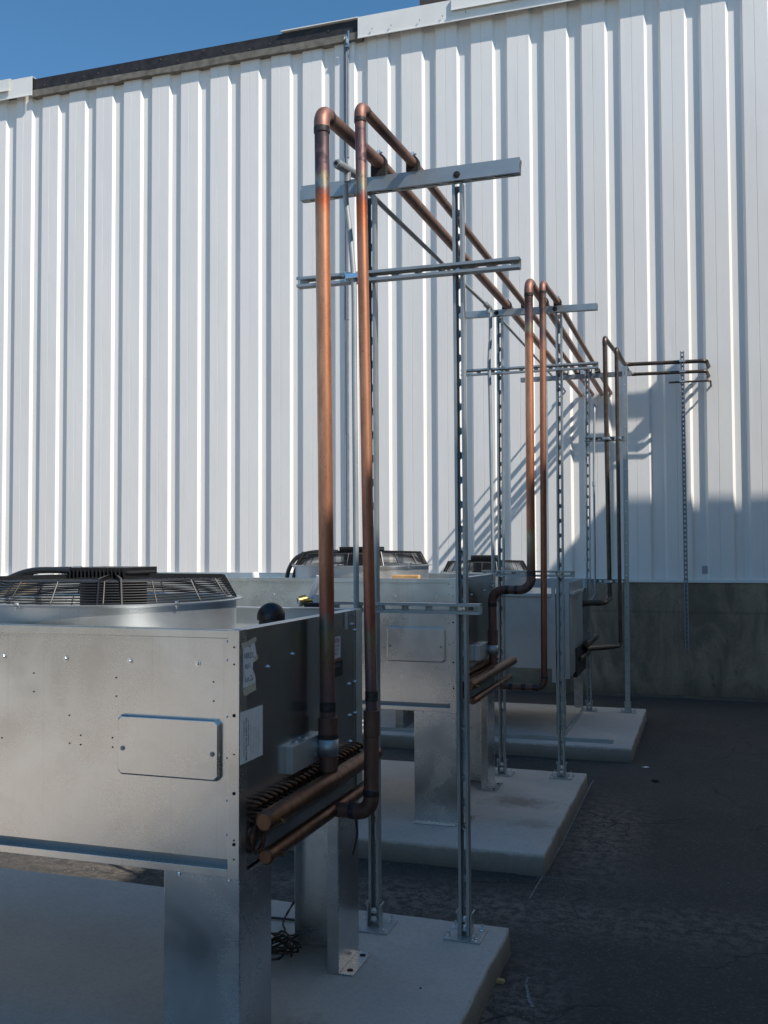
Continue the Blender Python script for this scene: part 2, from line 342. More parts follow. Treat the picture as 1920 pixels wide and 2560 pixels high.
def asphalt():
    m, n, b = newmat('asphalt_ground'); p = wpos(n); s = sep(n, p)
    a = noise(n, p, 0.9, 5, 0.65, 0.1); f = noise(n, p, 110, 3, 0.8)
    c = ramp(n, a, [(0.3, (0.034, 0.031, 0.028, 1)), (0.7, (0.056, 0.050, 0.043, 1))])
    ag = N(n, 'ShaderNodeTexVoronoi'); ag.inputs['Scale'].default_value = 95; n.links.new(p, ag.inputs['Vector'])
    bw = N(n, 'ShaderNodeRGBToBW'); n.links.new(ag.outputs['Color'], bw.inputs[0])
    c = mix(n, ramp(n, bw.outputs[0], [(0.60, 0.0), (0.95, 0.5)]), c, (0.12, 0.115, 0.105, 1))
    # worn, dusty patches
    q = noise(n, p, 2.6, 6, 0.72, 0.1); q2 = noise(n, p, 42, 5, 0.8)
    pm = math_(n, 'MULTIPLY', ramp(n, q, [(0.50, 0.0), (0.62, 1.0)]), ramp(n, q2, [(0.48, 0.0), (0.60, 1.0)]))
    c = mix(n, math_(n, 'MULTIPLY', pm, 0.28), c, (0.13, 0.12, 0.105, 1))
    # cement spill and grit that hugs the pads
    def band(v, c0, hw):   # 1 inside |v-c0|<hw
        d = math_(n, 'ABSOLUTE', math_(n, 'SUBTRACT', v, c0)); return ramp(n, math_(n, 'DIVIDE', d, hw), [(0.25, 1.0), (1.0, 0.0)])
    def spot(cx, hx, cy, hy): return math_(n, 'MULTIPLY', band(s[0], cx, hx), band(s[1], cy, hy))
    near = spot(-0.62, 0.34, 5.9, 1.2)
    near = math_(n, 'MAXIMUM', near, spot(-0.72, 0.30, 3.4, 0.9)); near = math_(n, 'MAXIMUM', near, spot(-1.6, 2.6, 4.55, 0.34))
    near = math_(n, 'MAXIMUM', near, math_(n, 'MULTIPLY', spot(0.1, 0.9, 4.6, 0.35), 0.7))
    q3 = noise(n, p, 17, 6, 0.85, 0.1)
    near = math_(n, 'MULTIPLY', near, ramp(n, q3, [(0.46, 0.0), (0.56, 1.0)]))
    c = mix(n, math_(n, 'MULTIPLY', near, 0.75), c, (0.21, 0.175, 0.145, 1))
    # cracks
    vc = N(n, 'ShaderNodeTexVoronoi', feature='DISTANCE_TO_EDGE'); vc.inputs['Scale'].default_value = 0.75
    wv = N(n, 'ShaderNodeVectorMath', operation='ADD'); nz = N(n, 'ShaderNodeTexNoise'); nz.inputs['Scale'].default_value = 3.0; nz.inputs['Detail'].default_value = 5
    n.links.new(p, nz.inputs['Vector']); n.links.new(p, wv.inputs[0]); n.links.new(scaled(n, nz.outputs['Color'], (0.5, 0.5, 0.0)), wv.inputs[1])
    n.links.new(wv.outputs[0], vc.inputs['Vector'])
    ck = ramp(n, vc.outputs['Distance'], [(0.0, 1.0), (0.006, 0.0)])
    ck = math_(n, 'MULTIPLY', ck, ramp(n, noise(n, p, 1.1, 2), [(0.5, 0.0), (0.56, 1.0)]))
    c = mix(n, math_(n, 'MULTIPLY', ck, 0.6), c, (0.012, 0.008, 0.008, 1))
    # unseen yard to the left and behind, made pale to bounce warm light
    far = math_(n, 'GREATER_THAN', math_(n, 'ADD', math_(n, 'MULTIPLY', s[0], -1.0), math_(n, 'MULTIPLY', q3, 0.5)), 2.3)
    beh = math_(n, 'LESS_THAN', math_(n, 'ADD', s[1], math_(n, 'MULTIPLY', q3, 0.6)), 1.5)
    gm = math_(n, 'MAXIMUM', math_(n, 'MULTIPLY', far, beh), math_(n, 'LESS_THAN', s[1], -9.0))
    gm = math_(n, 'MAXIMUM', gm, math_(n, 'GREATER_THAN', math_(n, 'ADD', math_(n, 'MULTIPLY', s[0], -1.0), math_(n, 'MULTIPLY', q3, 0.5)), 4.5))
    gv = ramp(n, q2, [(0.3, (0.58, 0.52, 0.44, 1)), (0.7, (0.68, 0.61, 0.52, 1))])
    ln = N(n, 'ShaderNodeVectorMath', operation='LENGTH'); n.links.new(p, ln.inputs[0])
    gv = mix(n, ramp(n, math_(n, 'DIVIDE', ln.outputs['Value'], 20.0), [(0.42, 0.0), (0.6, 1.0)]), gv, (0.17, 0.13, 0.09, 1))
    c = mix(n, gm, c, gv)
    n.links.new(c, b.inputs['Base Color']); b.inputs['Roughness'].default_value = 0.85
    h = math_(n, 'ADD', math_(n, 'MULTIPLY', f, 0.7), math_(n, 'MULTIPLY', bw.outputs[0], 0.6)); h = math_(n, 'SUBTRACT', h, math_(n, 'MULTIPLY', ck, 3.0))
    bump(n, h, b, 0.6, 0.005)
    return m
M_GROUND = asphalt()

# ------------------------------------------------------------------ setting
g = MB(); Rg = 400
g.add([(-Rg, -Rg, 0), (Rg, -Rg, 0), (Rg, Rg, 0), (-Rg, Rg, 0)], [(0, 1, 2, 3)])
tag(g.build('ground', M_GROUND), None, None, kind='structure')
hm = MB(); nh = 90; vs = []
for i in range(nh+1):
    a = math.radians(150 + 240*i/nh); R0 = 150
    hgt = 7+4*math.sin(i*0.35)+3*math.sin(i*0.83+1)+1.2*math.sin(i*2.1)
    for (rr, z) in ((R0-25, -0.5), (R0, hgt*0.7), (R0+30, hgt), (R0+90, -0.5)):
        vs.append((rr*math.cos(a), rr*math.sin(a), z))
fs = [(i*4+k, (i+1)*4+k, (i+1)*4+k+1, i*4+k+1) for i in range(nh) for k in range(3)]
hm.add(vs, fs)
tag(hm.build('hills', simple('dry_hillside', (0.07, 0.052, 0.034, 1), 0.9, 0, 0.4, 0.08), smooth=True), None, None, kind='structure')

WY = 11.5
# --- warehouse
wh = empty('warehouse', (-4, WY, 0), 'long warehouse wall of white ribbed metal siding above a grey concrete base', 'building')
PITCH = 0.445; DP = 0.04
wl = MB(); xs = []; x = -0.75 - PITCH*34
prof = []
while x < 7.5:
    prof += [(x-0.1485, DP), (x-0.120, 0.0), (x-0.0035, 0.0), (x, 0.005), (x+0.0035, 0.0), (x+0.142, 0.0), (x+0.1705, DP)]
    x += PITCH
zb, zt = 1.305, 8.16
nz = 10
base = 0
for k in range(nz+1):
    z = zb+(zt-zb)*k/nz
    for (px, py) in prof: wl.v.append(Vector((px, WY+py, z)))
m_ = len(prof)
for k in range(nz):
    for i in range(m_-1): wl.f.append((k*m_+i, k*m_+i+1, (k+1)*m_+i+1, (k+1)*m_+i))
wl.build('siding', M_WALL, wh)
XL, XR = prof[0][0], prof[-1][0]
f = MB(); f.box(XL, XR, WY-0.02, WY+0.3, -0.3, 1.272); f.build('foundation_wall', M_FOUND, wh)
f = MB(); f.box(XL, XR, WY-0.035, WY+0.25, 1.276, 1.304); f.build('base_flashing', M_TRIM, wh, bevel=0.003)
f = MB(); f.box(XL, XR, WY+0.06, WY+26, 8.10, 8.30); f.build('roof', M_MEMB, wh)
f = MB(); f.box(XL, XR, WY+0.06, WY+0.3, 1.2, 8.2); f.build('inner_wall', M_FELT, wh)
f = MB(); 
e = [(-9.02, 8.20), (-8.3, 8.195), (-7.9, 8.205), (-7.2, 8.20), (-7.15, 8.19), (-6, 8.205), (-5, 8.20), (-4.05, 8.205)]
f.prism([(-9.02, 8.36)]+e+[(-4.05, 8.36)], WY-0.045, WY+0.06, 'y'); f.build('roof_membrane_edge', M_MEMB, wh)
f = MB(); lo = [(-9.02, 8.10), (-8.2, 8.108), (-7.6, 8.10), (-7.55, 8.118), (-6.9, 8.115), (-6.5, 8.10), (-5.4, 8.112), (-4.8, 8.10), (-4.05, 8.112)]
f.prism(list(reversed([(a, b-0.004) for a, b in e]))+lo, WY-0.06, WY+0.06, 'y'); f.build('exposed_roof_board', M_FELT, wh)
M_NAIL = simple('rusty_nail', (0.09, 0.06, 0.05, 1), 0.8)
for i in range(16):
    xx = -8.8+i*0.31+random.uniform(-.08, .08); zz = 8.27+random.uniform(-.05, .05)
    f = MB(); f.box(xx, xx+0.018, WY-0.052, WY-0.043, zz, zz+0.018); f.build('roofing_nail', M_NAIL, wh)
def fascia(x0, x1, z0, z1, y, nm='fascia_board'):
    b = MB(); b.prism([(y, z1), (y, z0), (y-0.022, z0-0.004), (y-0.022, z0+0.004), (y-0.006, z0+0.008), (y-0.006, z1+0.004), (WY+0.2, z1+0.014), (WY+0.2, z1)], x0, x1, 'x')
    return b.build(nm, M_TRIM, wh)
fascia(XL, -9.36, 8.225, 8.395, WY-0.10); fascia(XL, -9.0, 8.115, 8.385, WY-0.075)
fascia(-4.09, -2.86, 8.10, 8.372, WY-0.075); fascia(-2.88, XR, 8.098, 8.30, WY-0.080); fascia(-2.87, XR, 8.225, 8.375, WY-0.105)
f = MB(); f.box(-5.15, -4.09, WY-0.08, WY+0.1, 8.372, 8.384); f.build('drip_edge', M_TRIM, wh)
for xx in (-3.9, -3.65, -3.28, -2.99, -2.7):
    f = MB(); f.box(xx, xx+0.012, WY-0.104, WY-0.094, 8.18, 8.192); f.build('fascia_screw', M_GREYPC, wh)
f = MB(); f.box(-0.058, 0.012, WY+0.028, WY+0.044, 1.375, 1.462); f.build('wall_patch', simple('grey_patch', (0.33, 0.33, 0.34, 1), 0.6), wh, bevel=0.003)
f = MB(); f.box(-3.40, -2.2, WY+0.35, WY+1.6, 8.30, 9.3); f.box(-3.43, -2.17, WY+0.33, WY+1.62, 9.3, 9.36)
tag(f.build('rooftop_unit', M_ROOFTOP), 'dark brown box standing on the warehouse roof above the lapped white fascia', 'rooftop unit')
f = MB(); f.box(-2.7, -2.66, WY+0.3, WY+0.34, 8.3, 9.3)
tag(f.build('vent_rod', M_GREYPC), 'thin grey rod on the roof edge beside the dark brown box', 'rod')

# --- neighbouring building (outside the frame, gives the shade and, kept pale, warm bounce), with an added bay and mast
nb = empty('neighbouring_building', (8, 0, 0), 'tall cream block building at the right of the yard that shades the pads', 'building')
HB = 2.24+2.6*2.0; XB = -1.04+2.3*2.0
MS = 0.025                                            # its parapet falls gently toward the camera
yb0, yb1 = -9.0, WY-2.0
def zr_(y): return HB-MS*(yb1-y)
f = MB(); f.prism([(yb0, 0), (yb1, 0), (yb1, zr_(yb1)-0.05), (yb0, zr_(yb0)-0.05)], XB, XB+16, 'x'); f.build('wall', M_BLDG, nb)
f = MB(); f.prism([(yb0, zr_(yb0)-0.05), (yb1, zr_(yb1)-0.05), (yb1, zr_(yb1)), (yb0, zr_(yb0))], XB, XB+16, 'x'); f.build('parapet_cap', M_TRIM, nb)
f = MB(); f.box(2.68, XB, yb0, 0.6, 0, 6.60); f.build('shade_bay', M_BLDG, nb)  # unseen bay, added to keep the nearest unit's front in shade
f = MB(); f.box(2.68, XB, yb0, 0.6, 6.60, 6.64); f.build('bay_cap', M_TRIM, nb)
sS = 0.9; ox, oz = 2.3*sS, 2.6*sS  # flat mast out of view, its outline shaped to throw the cross shadow
vs_ = empty('shadow_mast', (ox-0.38, WY-sS, 0), 'unseen flat mast with a side arm, outlined to cast the cross shadow on the siding', 'shadow mast')
f = MB(); f.prism([(ox-0.505, 0), (ox-0.24, 0), (ox-0.24, oz+2.4), (ox-0.262, oz+3.05), (ox-0.295, oz+3.73), (ox-0.33, oz+3.73), (ox-0.42, oz+3.66), (ox-0.505, oz+3.60)], WY-sS-0.02, WY-sS+0.02, 'y'); f.build('mast_cutout', M_LEG, vs_)
f = MB(); f.prism([(ox-1.30, oz+3.19), (ox-0.505, oz+3.185), (ox-0.505, oz+3.41), (ox-1.30, oz+3.37)], WY-sS-0.02, WY-sS+0.02, 'y'); f.build('arm_cutout', M_LEG, vs_)
f = MB(); f.prism([(ox-0.505, oz+3.41), (ox-0.505, oz+3.60), (ox-0.66, oz+3.41)], WY-sS-0.02, WY-sS+0.02, 'y'); f.build('gusset', M_LEG, vs_)
f = MB(); f.prism([(ox-0.78, oz+3.02), (ox-0.70, oz+3.10), (ox-0.505, oz+3.12), (ox-0.505, oz+3.08), (ox-0.60, oz+3.03), (ox-0.64, oz+2.92), (ox-0.67, oz+3.02)], WY-sS-0.02, WY-sS+0.02, 'y'); f.build('bracket', M_LEG, vs_)

# --- pads
def pad(x0, x1, y0, y1, label, h=0.11):
    rnd = random.Random(int(y0*100)); nx, ny = 90, 60
    per = [(x0+(x1-x0)*i/nx, y0) for i in range(nx)]+[(x1, y0+(y1-y0)*i/ny) for i in range(ny)]+[(x1-(x1-x0)*i/nx, y1) for i in range(nx)]+[(x0, y1-(y1-y0)*i/ny) for i in range(ny)]
    cx, cy = (x0+x1)/2, (y0+y1)/2; n = len(per); rows = []
    def wob(k, seed): return 0.0022*math.sin(k*0.37+seed)+0.0018*math.sin(k*1.13+seed*2)+rnd.uniform(-.0012, .0012)
    for (z, ins) in ((-0.04, -0.004), (0.0, -0.003), (0.03, 0.0), (h-0.012, 0.0), (h-0.004, 0.002), (h-0.001, 0.005), (h, 0.009)):
        row = []
        for k, (x, y) in enumerate(per):
            chip = 0.0
            if z > h-0.01 and rnd.random() < 0.06: chip = rnd.uniform(0.003, 0.010)
            d = ins+wob(k, z*9)+chip
            sx = 1 if x > cx else -1; sy = 1 if y > cy else -1
            ex = abs(x-(x1 if sx > 0 else x0)) < 1e-6; ey = abs(y-(y1 if sy > 0 else y0)) < 1e-6
            row.append((x-(sx*d if ex else 0), y-(sy*d if ey else 0), z))
        rows.append(row)
    b = MB(); vs = [v for r in rows for v in r]; fs = []
    for i in range(len(rows)-1):
        for k in range(n): fs.append((i*n+k, i*n+(k+1) % n, (i+1)*n+(k+1) % n, (i+1)*n+k))
    fs.append(tuple((len(rows)-1)*n+k for k in range(n)))
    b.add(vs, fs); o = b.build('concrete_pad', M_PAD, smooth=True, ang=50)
    return tag(o, label, 'concrete pad', 'concrete pads under the condensing units')
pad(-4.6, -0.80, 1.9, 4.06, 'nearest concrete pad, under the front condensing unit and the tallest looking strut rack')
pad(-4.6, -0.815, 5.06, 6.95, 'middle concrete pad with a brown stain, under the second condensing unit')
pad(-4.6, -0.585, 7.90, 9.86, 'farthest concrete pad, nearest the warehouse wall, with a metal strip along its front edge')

# ------------------------------------------------------------------ struts
def slot_cells(L, pitch, slot):
    n = int(L/pitch); off = (L-n*pitch)/2; out = []
    if off > 0.001: out.append((0, off, 0))
    for i in range(n): out.append((off+i*pitch, off+(i+1)*pitch, slot))
    if off > 0.001: out.append((L-off, L, 0))
    return out
def strut_mesh(L, pitch=0.1016, slot=0.075, hw=0.0072, W=0.0413, D=0.0413, slotted=True):
    """C channel along +Z, back at y=+D/2, open toward -Y; sheet, thickened by a modifier"""
    b = MB(); h = W/2
    if slotted:
        for (a, c, s) in slot_cells(L, pitch, slot):
            if not s:
                b.add([(-h, D/2, a), (h, D/2, a), (h, D/2, c), (-h, D/2, c)], [(0, 1, 2, 3)]); continue
            mid = (a+c)/2; s0 = mid-s/2+hw; s1 = mid+s/2-hw
            for sg in (-1, 1):
                P = [(0, a)]
                P += [(sg*hw*math.sin(t), s0-hw*math.cos(t)) for t in [k*PI/8 for k in range(5)]]
                P += [(sg*hw*math.sin(t), s1+hw*math.cos(t)) for t in [PI/2-k*PI/8 for k in range(5)]]
                P += [(0, c), (sg*h, c), (sg*h, a)]
                b.add([(x, D/2, z) for x, z in P], [tuple(range(len(P)))])
    else:
        b.add([(-h, D/2, 0), (h, D/2, 0), (h, D/2, L), (-h, D/2, L)], [(0, 1, 2, 3)])
    for sg in (-1, 1):
        pr = [(sg*h, D/2), (sg*h, -D/2), (sg*0.0112, -D/2), (sg*0.0112, -D/2+0.007)]
        for i in range(3):
            (x0, y0), (x1, y1) = pr[i], pr[i+1]
            b.add([(x0, y0, 0), (x1, y1, 0), (x1, y1, L), (x0, y0, L)], [(0, 1, 2, 3)])
    return b
def strut(name, p0, p1, opn, parent, mat=None, **k):
    p0, p1 = Vector(p0), Vector(p1); Z = (p1-p0).normalized(); Y = -Vector(opn).normalized()
    Y = (Y-Z*Y.dot(Z)).normalized(); X = Y.cross(Z)
    m = Matrix((X, Y, Z)).transposed().to_4x4(); m.translation = p0
    b = strut_mesh((p1-p0).length, **k).xf(m)
    return b.build(name, mat or M_STRUT, parent, solid=0.0026, merge=True)

_hex = None
def bolt(parent, loc, axis=(0, 0, 1), r=0.007, h=0.006, stud=0.0, name='bolt', mat=None):
    """hex head with washer (and stud); shares mesh data per size"""
    key = 'b%.4f_%.4f_%.4f_%s' % (r, h, stud, (mat or M_BOLT).name)
    me = bolt.cache.get(key)
    if me is None:
        b = MB()
        b.lathe([(r*1.7, 0), (r*1.7, 0.0015)], (0, 0, 0), 16)
        b.lathe([(r, 0.0015), (r, h), (r*0.85, h+0.001)], (0, 0, 0), 6)
        if stud: b.lathe([(r*0.5, h), (r*0.5, h+stud)], (0, 0, 0), 10)
        me = bpy.data.meshes.new(name); me.from_pydata([tuple(v) for v in b.v], [], b.f); me.materials.append(mat or M_BOLT)
        bolt.cache[key] = me
    o = bpy.data.objects.new(name, me); COL.objects.link(o)
    off = Vector((0, 0, 0)); p = parent
    while p is not None: off += p.location; p = p.parent
    o.parent = parent; o.location = Vector(loc)-off
    o.rotation_euler = Vector(axis).to_track_quat('Z', 'Y').to_euler()
    return o
bolt.cache = {}

def post_base(parent, x, y, z=0.11, s=0.153):
    b = MB(); b.box(x-s/2, x+s/2, y-s/2, y+s/2, z, z+0.006)
    for sg in (-1, 1):
        b.prism([(x+sg*0.0228, z+0.006), (x+sg*0.0288, z+0.006), (x+sg*0.0288, z+0.085), (x+sg*0.036, z+0.098), (x+sg*0.031, z+0.10), (x+sg*0.0228, z+0.088)], y-0.02, y+0.02, 'y')
    o = b.build('base_plate', M_STRUT, parent, bevel=0.001)
    for sx in (-1, 1):
        for sy in (-1, 1): bolt(o, (x+sx*0.056, y+sy*0.056, z+0.006), (0, 0, 1), 0.009, 0.010, 0.016, 'anchor_bolt')
    for zz in (0.035, 0.07): bolt(o, (x, y-0.012, z+zz), (0, -1, 0), 0.008, 0.008, 0.004, 'channel_bolt')
    return o
def pipe_clamp(parent, c, pr, axis='y', base_z=None):
    """black cushioned clamp holding a pipe that runs along y"""
    x, y, z = c; b = MB()
    n = 20; ring = []
    for yy in (y-0.016, y+0.016):
        for rr in (pr+0.0005, pr+0.007):
            ring.append([(x+rr*math.cos(2*PI*k/n), yy, z+rr*math.sin(2*PI*k/n)) for k in range(n)])
    vs = sum(ring, []); fs = []
    for k in range(n):
        j = (k+1) % n
        fs += [(k, j, n+j, n+k), (2*n+k, 3*n+k, 3*n+j, 2*n+j), (n+k, n+j, 3*n+j, 3*n+k), (k, 2*n+k, 2*n+j, j)]
    b.add(vs, fs)
    b.box(x-pr-0.006, x+pr+0.006, y-0.015, y+0.015, (base_z if base_z is not None else z-pr-0.012), z-pr*0.55)
    o = b.build('pipe_clamp', M_RUBBER, parent)
    t = MB(); t.box(x-0.006, x-0.003, y-0.012, y+0.012, z+pr+0.006, z+pr+0.024); t.box(x+0.003, x+0.006, y-0.012, y+0.012, z+pr+0.006, z+pr+0.024)
    t.build('clamp_ear', M_BOLT, o)
    bolt(o, (x+0.006, y, z+pr+0.016), (1, 0, 0), 0.005, 0.006, 0.004, 'clamp_bolt'); bolt(o, (x-0.006, y, z+pr+0.016), (-1, 0, 0), 0.004, 0.004, 0.008, 'clamp_bolt')
    return o

# rack 1
rk = empty('pipe_rack', (-1.15, 3.92, 0.11), 'nearest slotted strut frame with three crossbars, standing on the front pad', 'pipe rack', 'strut frames carrying the pipes')
strut('post', (-0.953, 3.92, 0.117), (-0.962, 3.92, 3.19), (0, -1, 0), rk)
strut('post', (-1.341, 3.93, 0.117), (-1.349, 3.93, 3.19), (0, -1, 0), rk)
strut('crossbar', (-1.658, 3.90, 3.212), (-0.698, 3.90, 3.216), (0, 0, 1), rk, pitch=0.1016)
strut('upper_channel', (-1.658, 3.912, 3.246), (-0.698, 3.912, 3.250), (0, 0, 1), rk, D=0.020)
strut('crossbar', (-1.665, 3.876, 2.826), (-0.697, 3.876, 2.822), (0, -1, 0), rk)
strut('crossbar', (-1.52, 3.876, 1.433), (-0.868, 3.876, 1.431), (0, -1, 0), rk)
post_base(rk, -0.953, 3.925); post_base(rk, -1.333, 3.90)
for (x, z) in ((-0.957, 2.823), (-1.345, 2.824), (-0.953, 1.431)): bolt(rk, (x, 3.893, z), (0, -1, 0), 0.009, 0.008, 0.005)
bolt(rk, (-0.958, 3.878, 3.216), (0, -1, 0), 0.0085, 0.002, 0, 'bolt_hole', M_HOLE)
pipe_clamp(rk, (-1.302, 3.90, 3.318), 0.027, base_z=3.258); pipe_clamp(rk, (-1.152, 3.90, 3.297), 0.0205, base_z=3.259)
# small conduit clamp on the middle bar
c_ = MB(); c_.tube([(-1.43, 3.832, 2.845), (-1.43, 3.832, 2.80)], 0.004, 8); c_.box(-1.428, -1.372, 3.822, 3.854, 2.812, 2.832); c_.build('conduit_strap', M_BOLT, rk, bevel=0.001)
bolt(rk, (-1.432, 3.83, 2.824), (-1, -0.4, 0), 0.005, 0.008, 0.012, 'strap_bolt')

# rack 2
rk2 = empty('pipe_rack', (-1.16, 6.77, 0.11), 'middle slotted strut frame standing at the back of the stained pad', 'pipe rack', 'strut frames carrying the pipes')
strut('post', (-0.967, 6.79, 0.117), (-0.954, 6.79, 3.30), (0, -1, 0), rk2)
strut('post', (-1.374, 6.78, 0.117), (-1.368, 6.78, 3.30), (0, -1, 0), rk2)
strut('crossbar', (-1.652, 6.75, 3.331), (-0.686, 6.75, 3.317), (0, 0, 1), rk2)
strut('crossbar', (-1.64, 6.736, 2.915), (-0.685, 6.736, 2.914), (0, -1, 0), rk2)
strut('crossbar', (-1.50, 6.736, 1.499), (-0.86, 6.736, 1.497), (0, -1, 0), rk2)
post_base(rk2, -0.967, 6.79); post_base(rk2, -1.374, 6.76)
for (x, z) in ((-0.957, 2.914), (-1.37, 2.915), (-0.962, 1.498)): bolt(rk2, (x, 6.75, z), (0, -1, 0), 0.009, 0.008, 0.005)
for x in (-1.382, -0.972): bolt(rk2, (x, 6.728, 3.326 if x < -1.2 else 3.321), (0, -1, 0), 0.010, 0.002, 0, 'bolt_hole', M_HOLE)
for (x, r) in ((-1.311, .027), (-1.183, .0205), (-1.052, .027), (-0.957, .0205)): pipe_clamp(rk2, (x, 6.75, 3.347+r+0.004), r, base_z=3.338)

# rack 3
rk3 = empty('pipe_rack', (-0.9, 9.6, 0.11), 'farthest strut frame, carrying two clamp bars for the brown pipes near the wall', 'pipe rack', 'strut frames carrying the pipes')
strut('post', (-1.098, 9.60, 0.117), (-1.082, 9.60, 3.40), (0, -1, 0), rk3)
strut('post', (-0.739, 9.61, 0.117), (-0.727, 9.61, 3.41), (0, 1, 0), rk3, pitch=0.1016, slot=0.012, hw=0.005)
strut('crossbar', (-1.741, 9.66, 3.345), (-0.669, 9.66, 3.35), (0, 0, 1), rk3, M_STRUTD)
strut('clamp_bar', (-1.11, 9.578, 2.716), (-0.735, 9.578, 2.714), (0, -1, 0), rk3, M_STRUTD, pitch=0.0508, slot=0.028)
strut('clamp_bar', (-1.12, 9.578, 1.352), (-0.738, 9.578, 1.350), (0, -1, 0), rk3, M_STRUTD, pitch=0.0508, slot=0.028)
post_base(rk3, -1.098, 9.60); post_base(rk3, -0.739, 9.61)
for z in (2.715, 1.351):
    for (x, r) in ((-0.902, .022), (-0.795, .0185)):
        b = MB(); b.box(x-r-0.014, x+r+0.014, 9.525-r, 9.53-r+0.012, z-0.012, z+0.012); o = b.build('strap', M_STRUT, rk3, bevel=0.002)
        bolt(o, (x+r+0.008, 9.525-r, z), (0, -1, 0), 0.006, 0.006, 0.004, 'strap_bolt')
for (x, r) in ((-1.304, .027), (-1.183, .0205), (-1.078, .027), (-0.99, .0205)): pipe_clamp(rk3, (x, 9.66, 3.37+r+0.004), r, base_z=3.362)

# wall strut by the brown pipes
ws = empty('wall_strut', (-0.22, 11.17, 0.55), 'slotted strut hanging in front of the siding across the brown pipes', 'strut')
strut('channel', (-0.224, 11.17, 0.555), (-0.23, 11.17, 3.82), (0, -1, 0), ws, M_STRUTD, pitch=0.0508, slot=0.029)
for z, r in ((3.712, .02), (3.597, .018), (3.489, .011)):
    b = MB(); b.box(-0.262, -0.196, 11.135, 11.146, z-0.011, z+0.011); b.build('strap', M_STRUT, ws, bevel=0.002)

# ------------------------------------------------------------------ pipes
def pipe_run(root, pts, r, mats, br=None, emat=None, collar=True, nm='pipe', ends=None):
    """straight pieces and elbows as parts; mats: one material per straight piece"""
    pts = [Vector(p) for p in pts]; br = br or r*1.9; n = len(pts)
    corner = [False]*n
    for i in range(1, n-1):
        a = (pts[i]-pts[i-1]).angle(pts[i+1]-pts[i])
        corner[i] = a > math.radians(20)
    i = 0; piece = 0; start = pts[0]; cur = [pts[0]]
    for i in range(1, n):
        if i < n-1 and corner[i]:
            d0 = (pts[i-1]-pts[i]).normalized(); d1 = (pts[i+1]-pts[i]).normalized()
            th = math.pi-d0.angle(d1); t = br*math.tan(th/2)
            A = pts[i]+d0*t; B = pts[i]+d1*t
            cur.append(A)
            P = []
            for k in range(len(cur)-1): P += subdiv(cur[k], cur[k+1], 0.25)[(1 if k else 0):]
            MB().tube(P, r, 20, caps=True).build(nm, mats[min(piece, len(mats)-1)], root, smooth=True); piece += 1
            bis = (d0+d1).normalized(); ctr = pts[i]+bis*(br/math.cos(th/2)); u = (A-ctr); v = (B-ctr)
            ax = u.cross(v).normalized(); arc = [A+d0*r*1.1]
            for k in range(13):
                arc.append(ctr+Matrix.Rotation(u.angle(v)*k/12, 3, ax) @ u)
            arc.append(B+d1*r*1.1)
            e = MB().tube(arc, r*1.075, 20).build('elbow', emat or M_CU_ELB, root, smooth=True)
            if collar:
                for (q, d) in ((A, d0), (B, d1)):
                    MB().tube([q+d*r*0.35, q+d*r*1.05, q+d*r*1.12, q+d*r*1.2], [r*1.095, r*1.11, r*1.10, r*1.03], 20).build('collar', M_COLLAR, e, smooth=True)
            cur = [B]
        else: cur.append(pts[i])
    P = []
    for k in range(len(cur)-1): P += subdiv(cur[k], cur[k+1], 0.25)[(1 if k else 0):]
    MB().tube(P, r, 20).build(nm, mats[min(piece, len(mats)-1)], root, smooth=True)
def sleeve(root, a, b, r, nm='coupling', mat=None):
    a, b = Vector(a), Vector(b); P = [a, a.lerp(b, .03), a.lerp(b, .5), a.lerp(b, .52), a.lerp(b, .97), b]
    return MB().tube(P, [r*0.9, r, r, r*0.995, r, r*0.9], 22).build(nm, mat or M_CU_ELB, root, smooth=True)

WOUT = WY+0.02
GRP = 'copper refrigerant lines rising from the units and crossing to the wall'
A = empty('copper_pipe', (-1.25, 3.17, 0.92), 'leftmost and thickest bright copper riser, with its long run to the wall', 'copper pipe', GRP)
ab = Vector((-1.252, 3.17, 1.09)); at = Vector((-1.272, 3.17, 3.222))
pipe_run(A, [(-1.252, 3.17, 1.06), at, (-1.302, 3.9, 3.318), (-1.311, 6.75, 3.377), (-1.374, WOUT, 3.455)], 0.0262, [M_CU_A, M_CU_RUN], br=0.055)
sleeve(A, (-1.252, 3.17, 1.115), (-1.252, 3.17, 1.15), 0.0285, 'collar', M_COLLAR)
sleeve(A, (-1.251, 3.17, 1.02), (-1.252, 3.17, 1.098), 0.0345, 'coupling')
sleeve(A, (-1.251, 3.17, 1.012), (-1.251, 3.17, 1.04), 0.0352, 'collar', M_COLLAR)
MB().tube(subdiv((-1.25, 3.17, 0.915), (-1.251, 3.17, 1.03), .05), 0.0325, 22).build('lower_pipe', M_CU_DARK, A, smooth=True)
B = empty('copper_pipe', (-1.105, 3.19, 0.78), 'thin copper riser just right of the thickest riser, with its run to the wall', 'copper pipe', GRP)
pipe_run(B, [(-1.10, 3.19, 1.10), (-1.146, 3.22, 3.246), (-1.152, 3.9, 3.297), (-1.183, 6.75, 3.372), (-1.235, WOUT, 3.453)], 0.0198, [M_CU_B, M_CU_RUN], br=0.042)
pipe_run(B, [(-1.245, 3.19, 0.778), (-1.103, 3.19, 0.778), (-1.10, 3.19, 1.05)], 0.0255, [M_CU_DARK], br=0.048)
sleeve(B, (-1.10, 3.19, 1.035), (-1.10, 3.19, 1.125), 0.0278, 'coupling'); sleeve(B, (-1.10, 3.19, 1.155), (-1.10, 3.19, 1.19), 0.0222, 'collar', M_COLLAR)
C = empty('copper_pipe', (-1.3, 6.1, 0.93), 'thick copper riser on the middle unit with an offset bend above the unit', 'copper pipe', GRP)
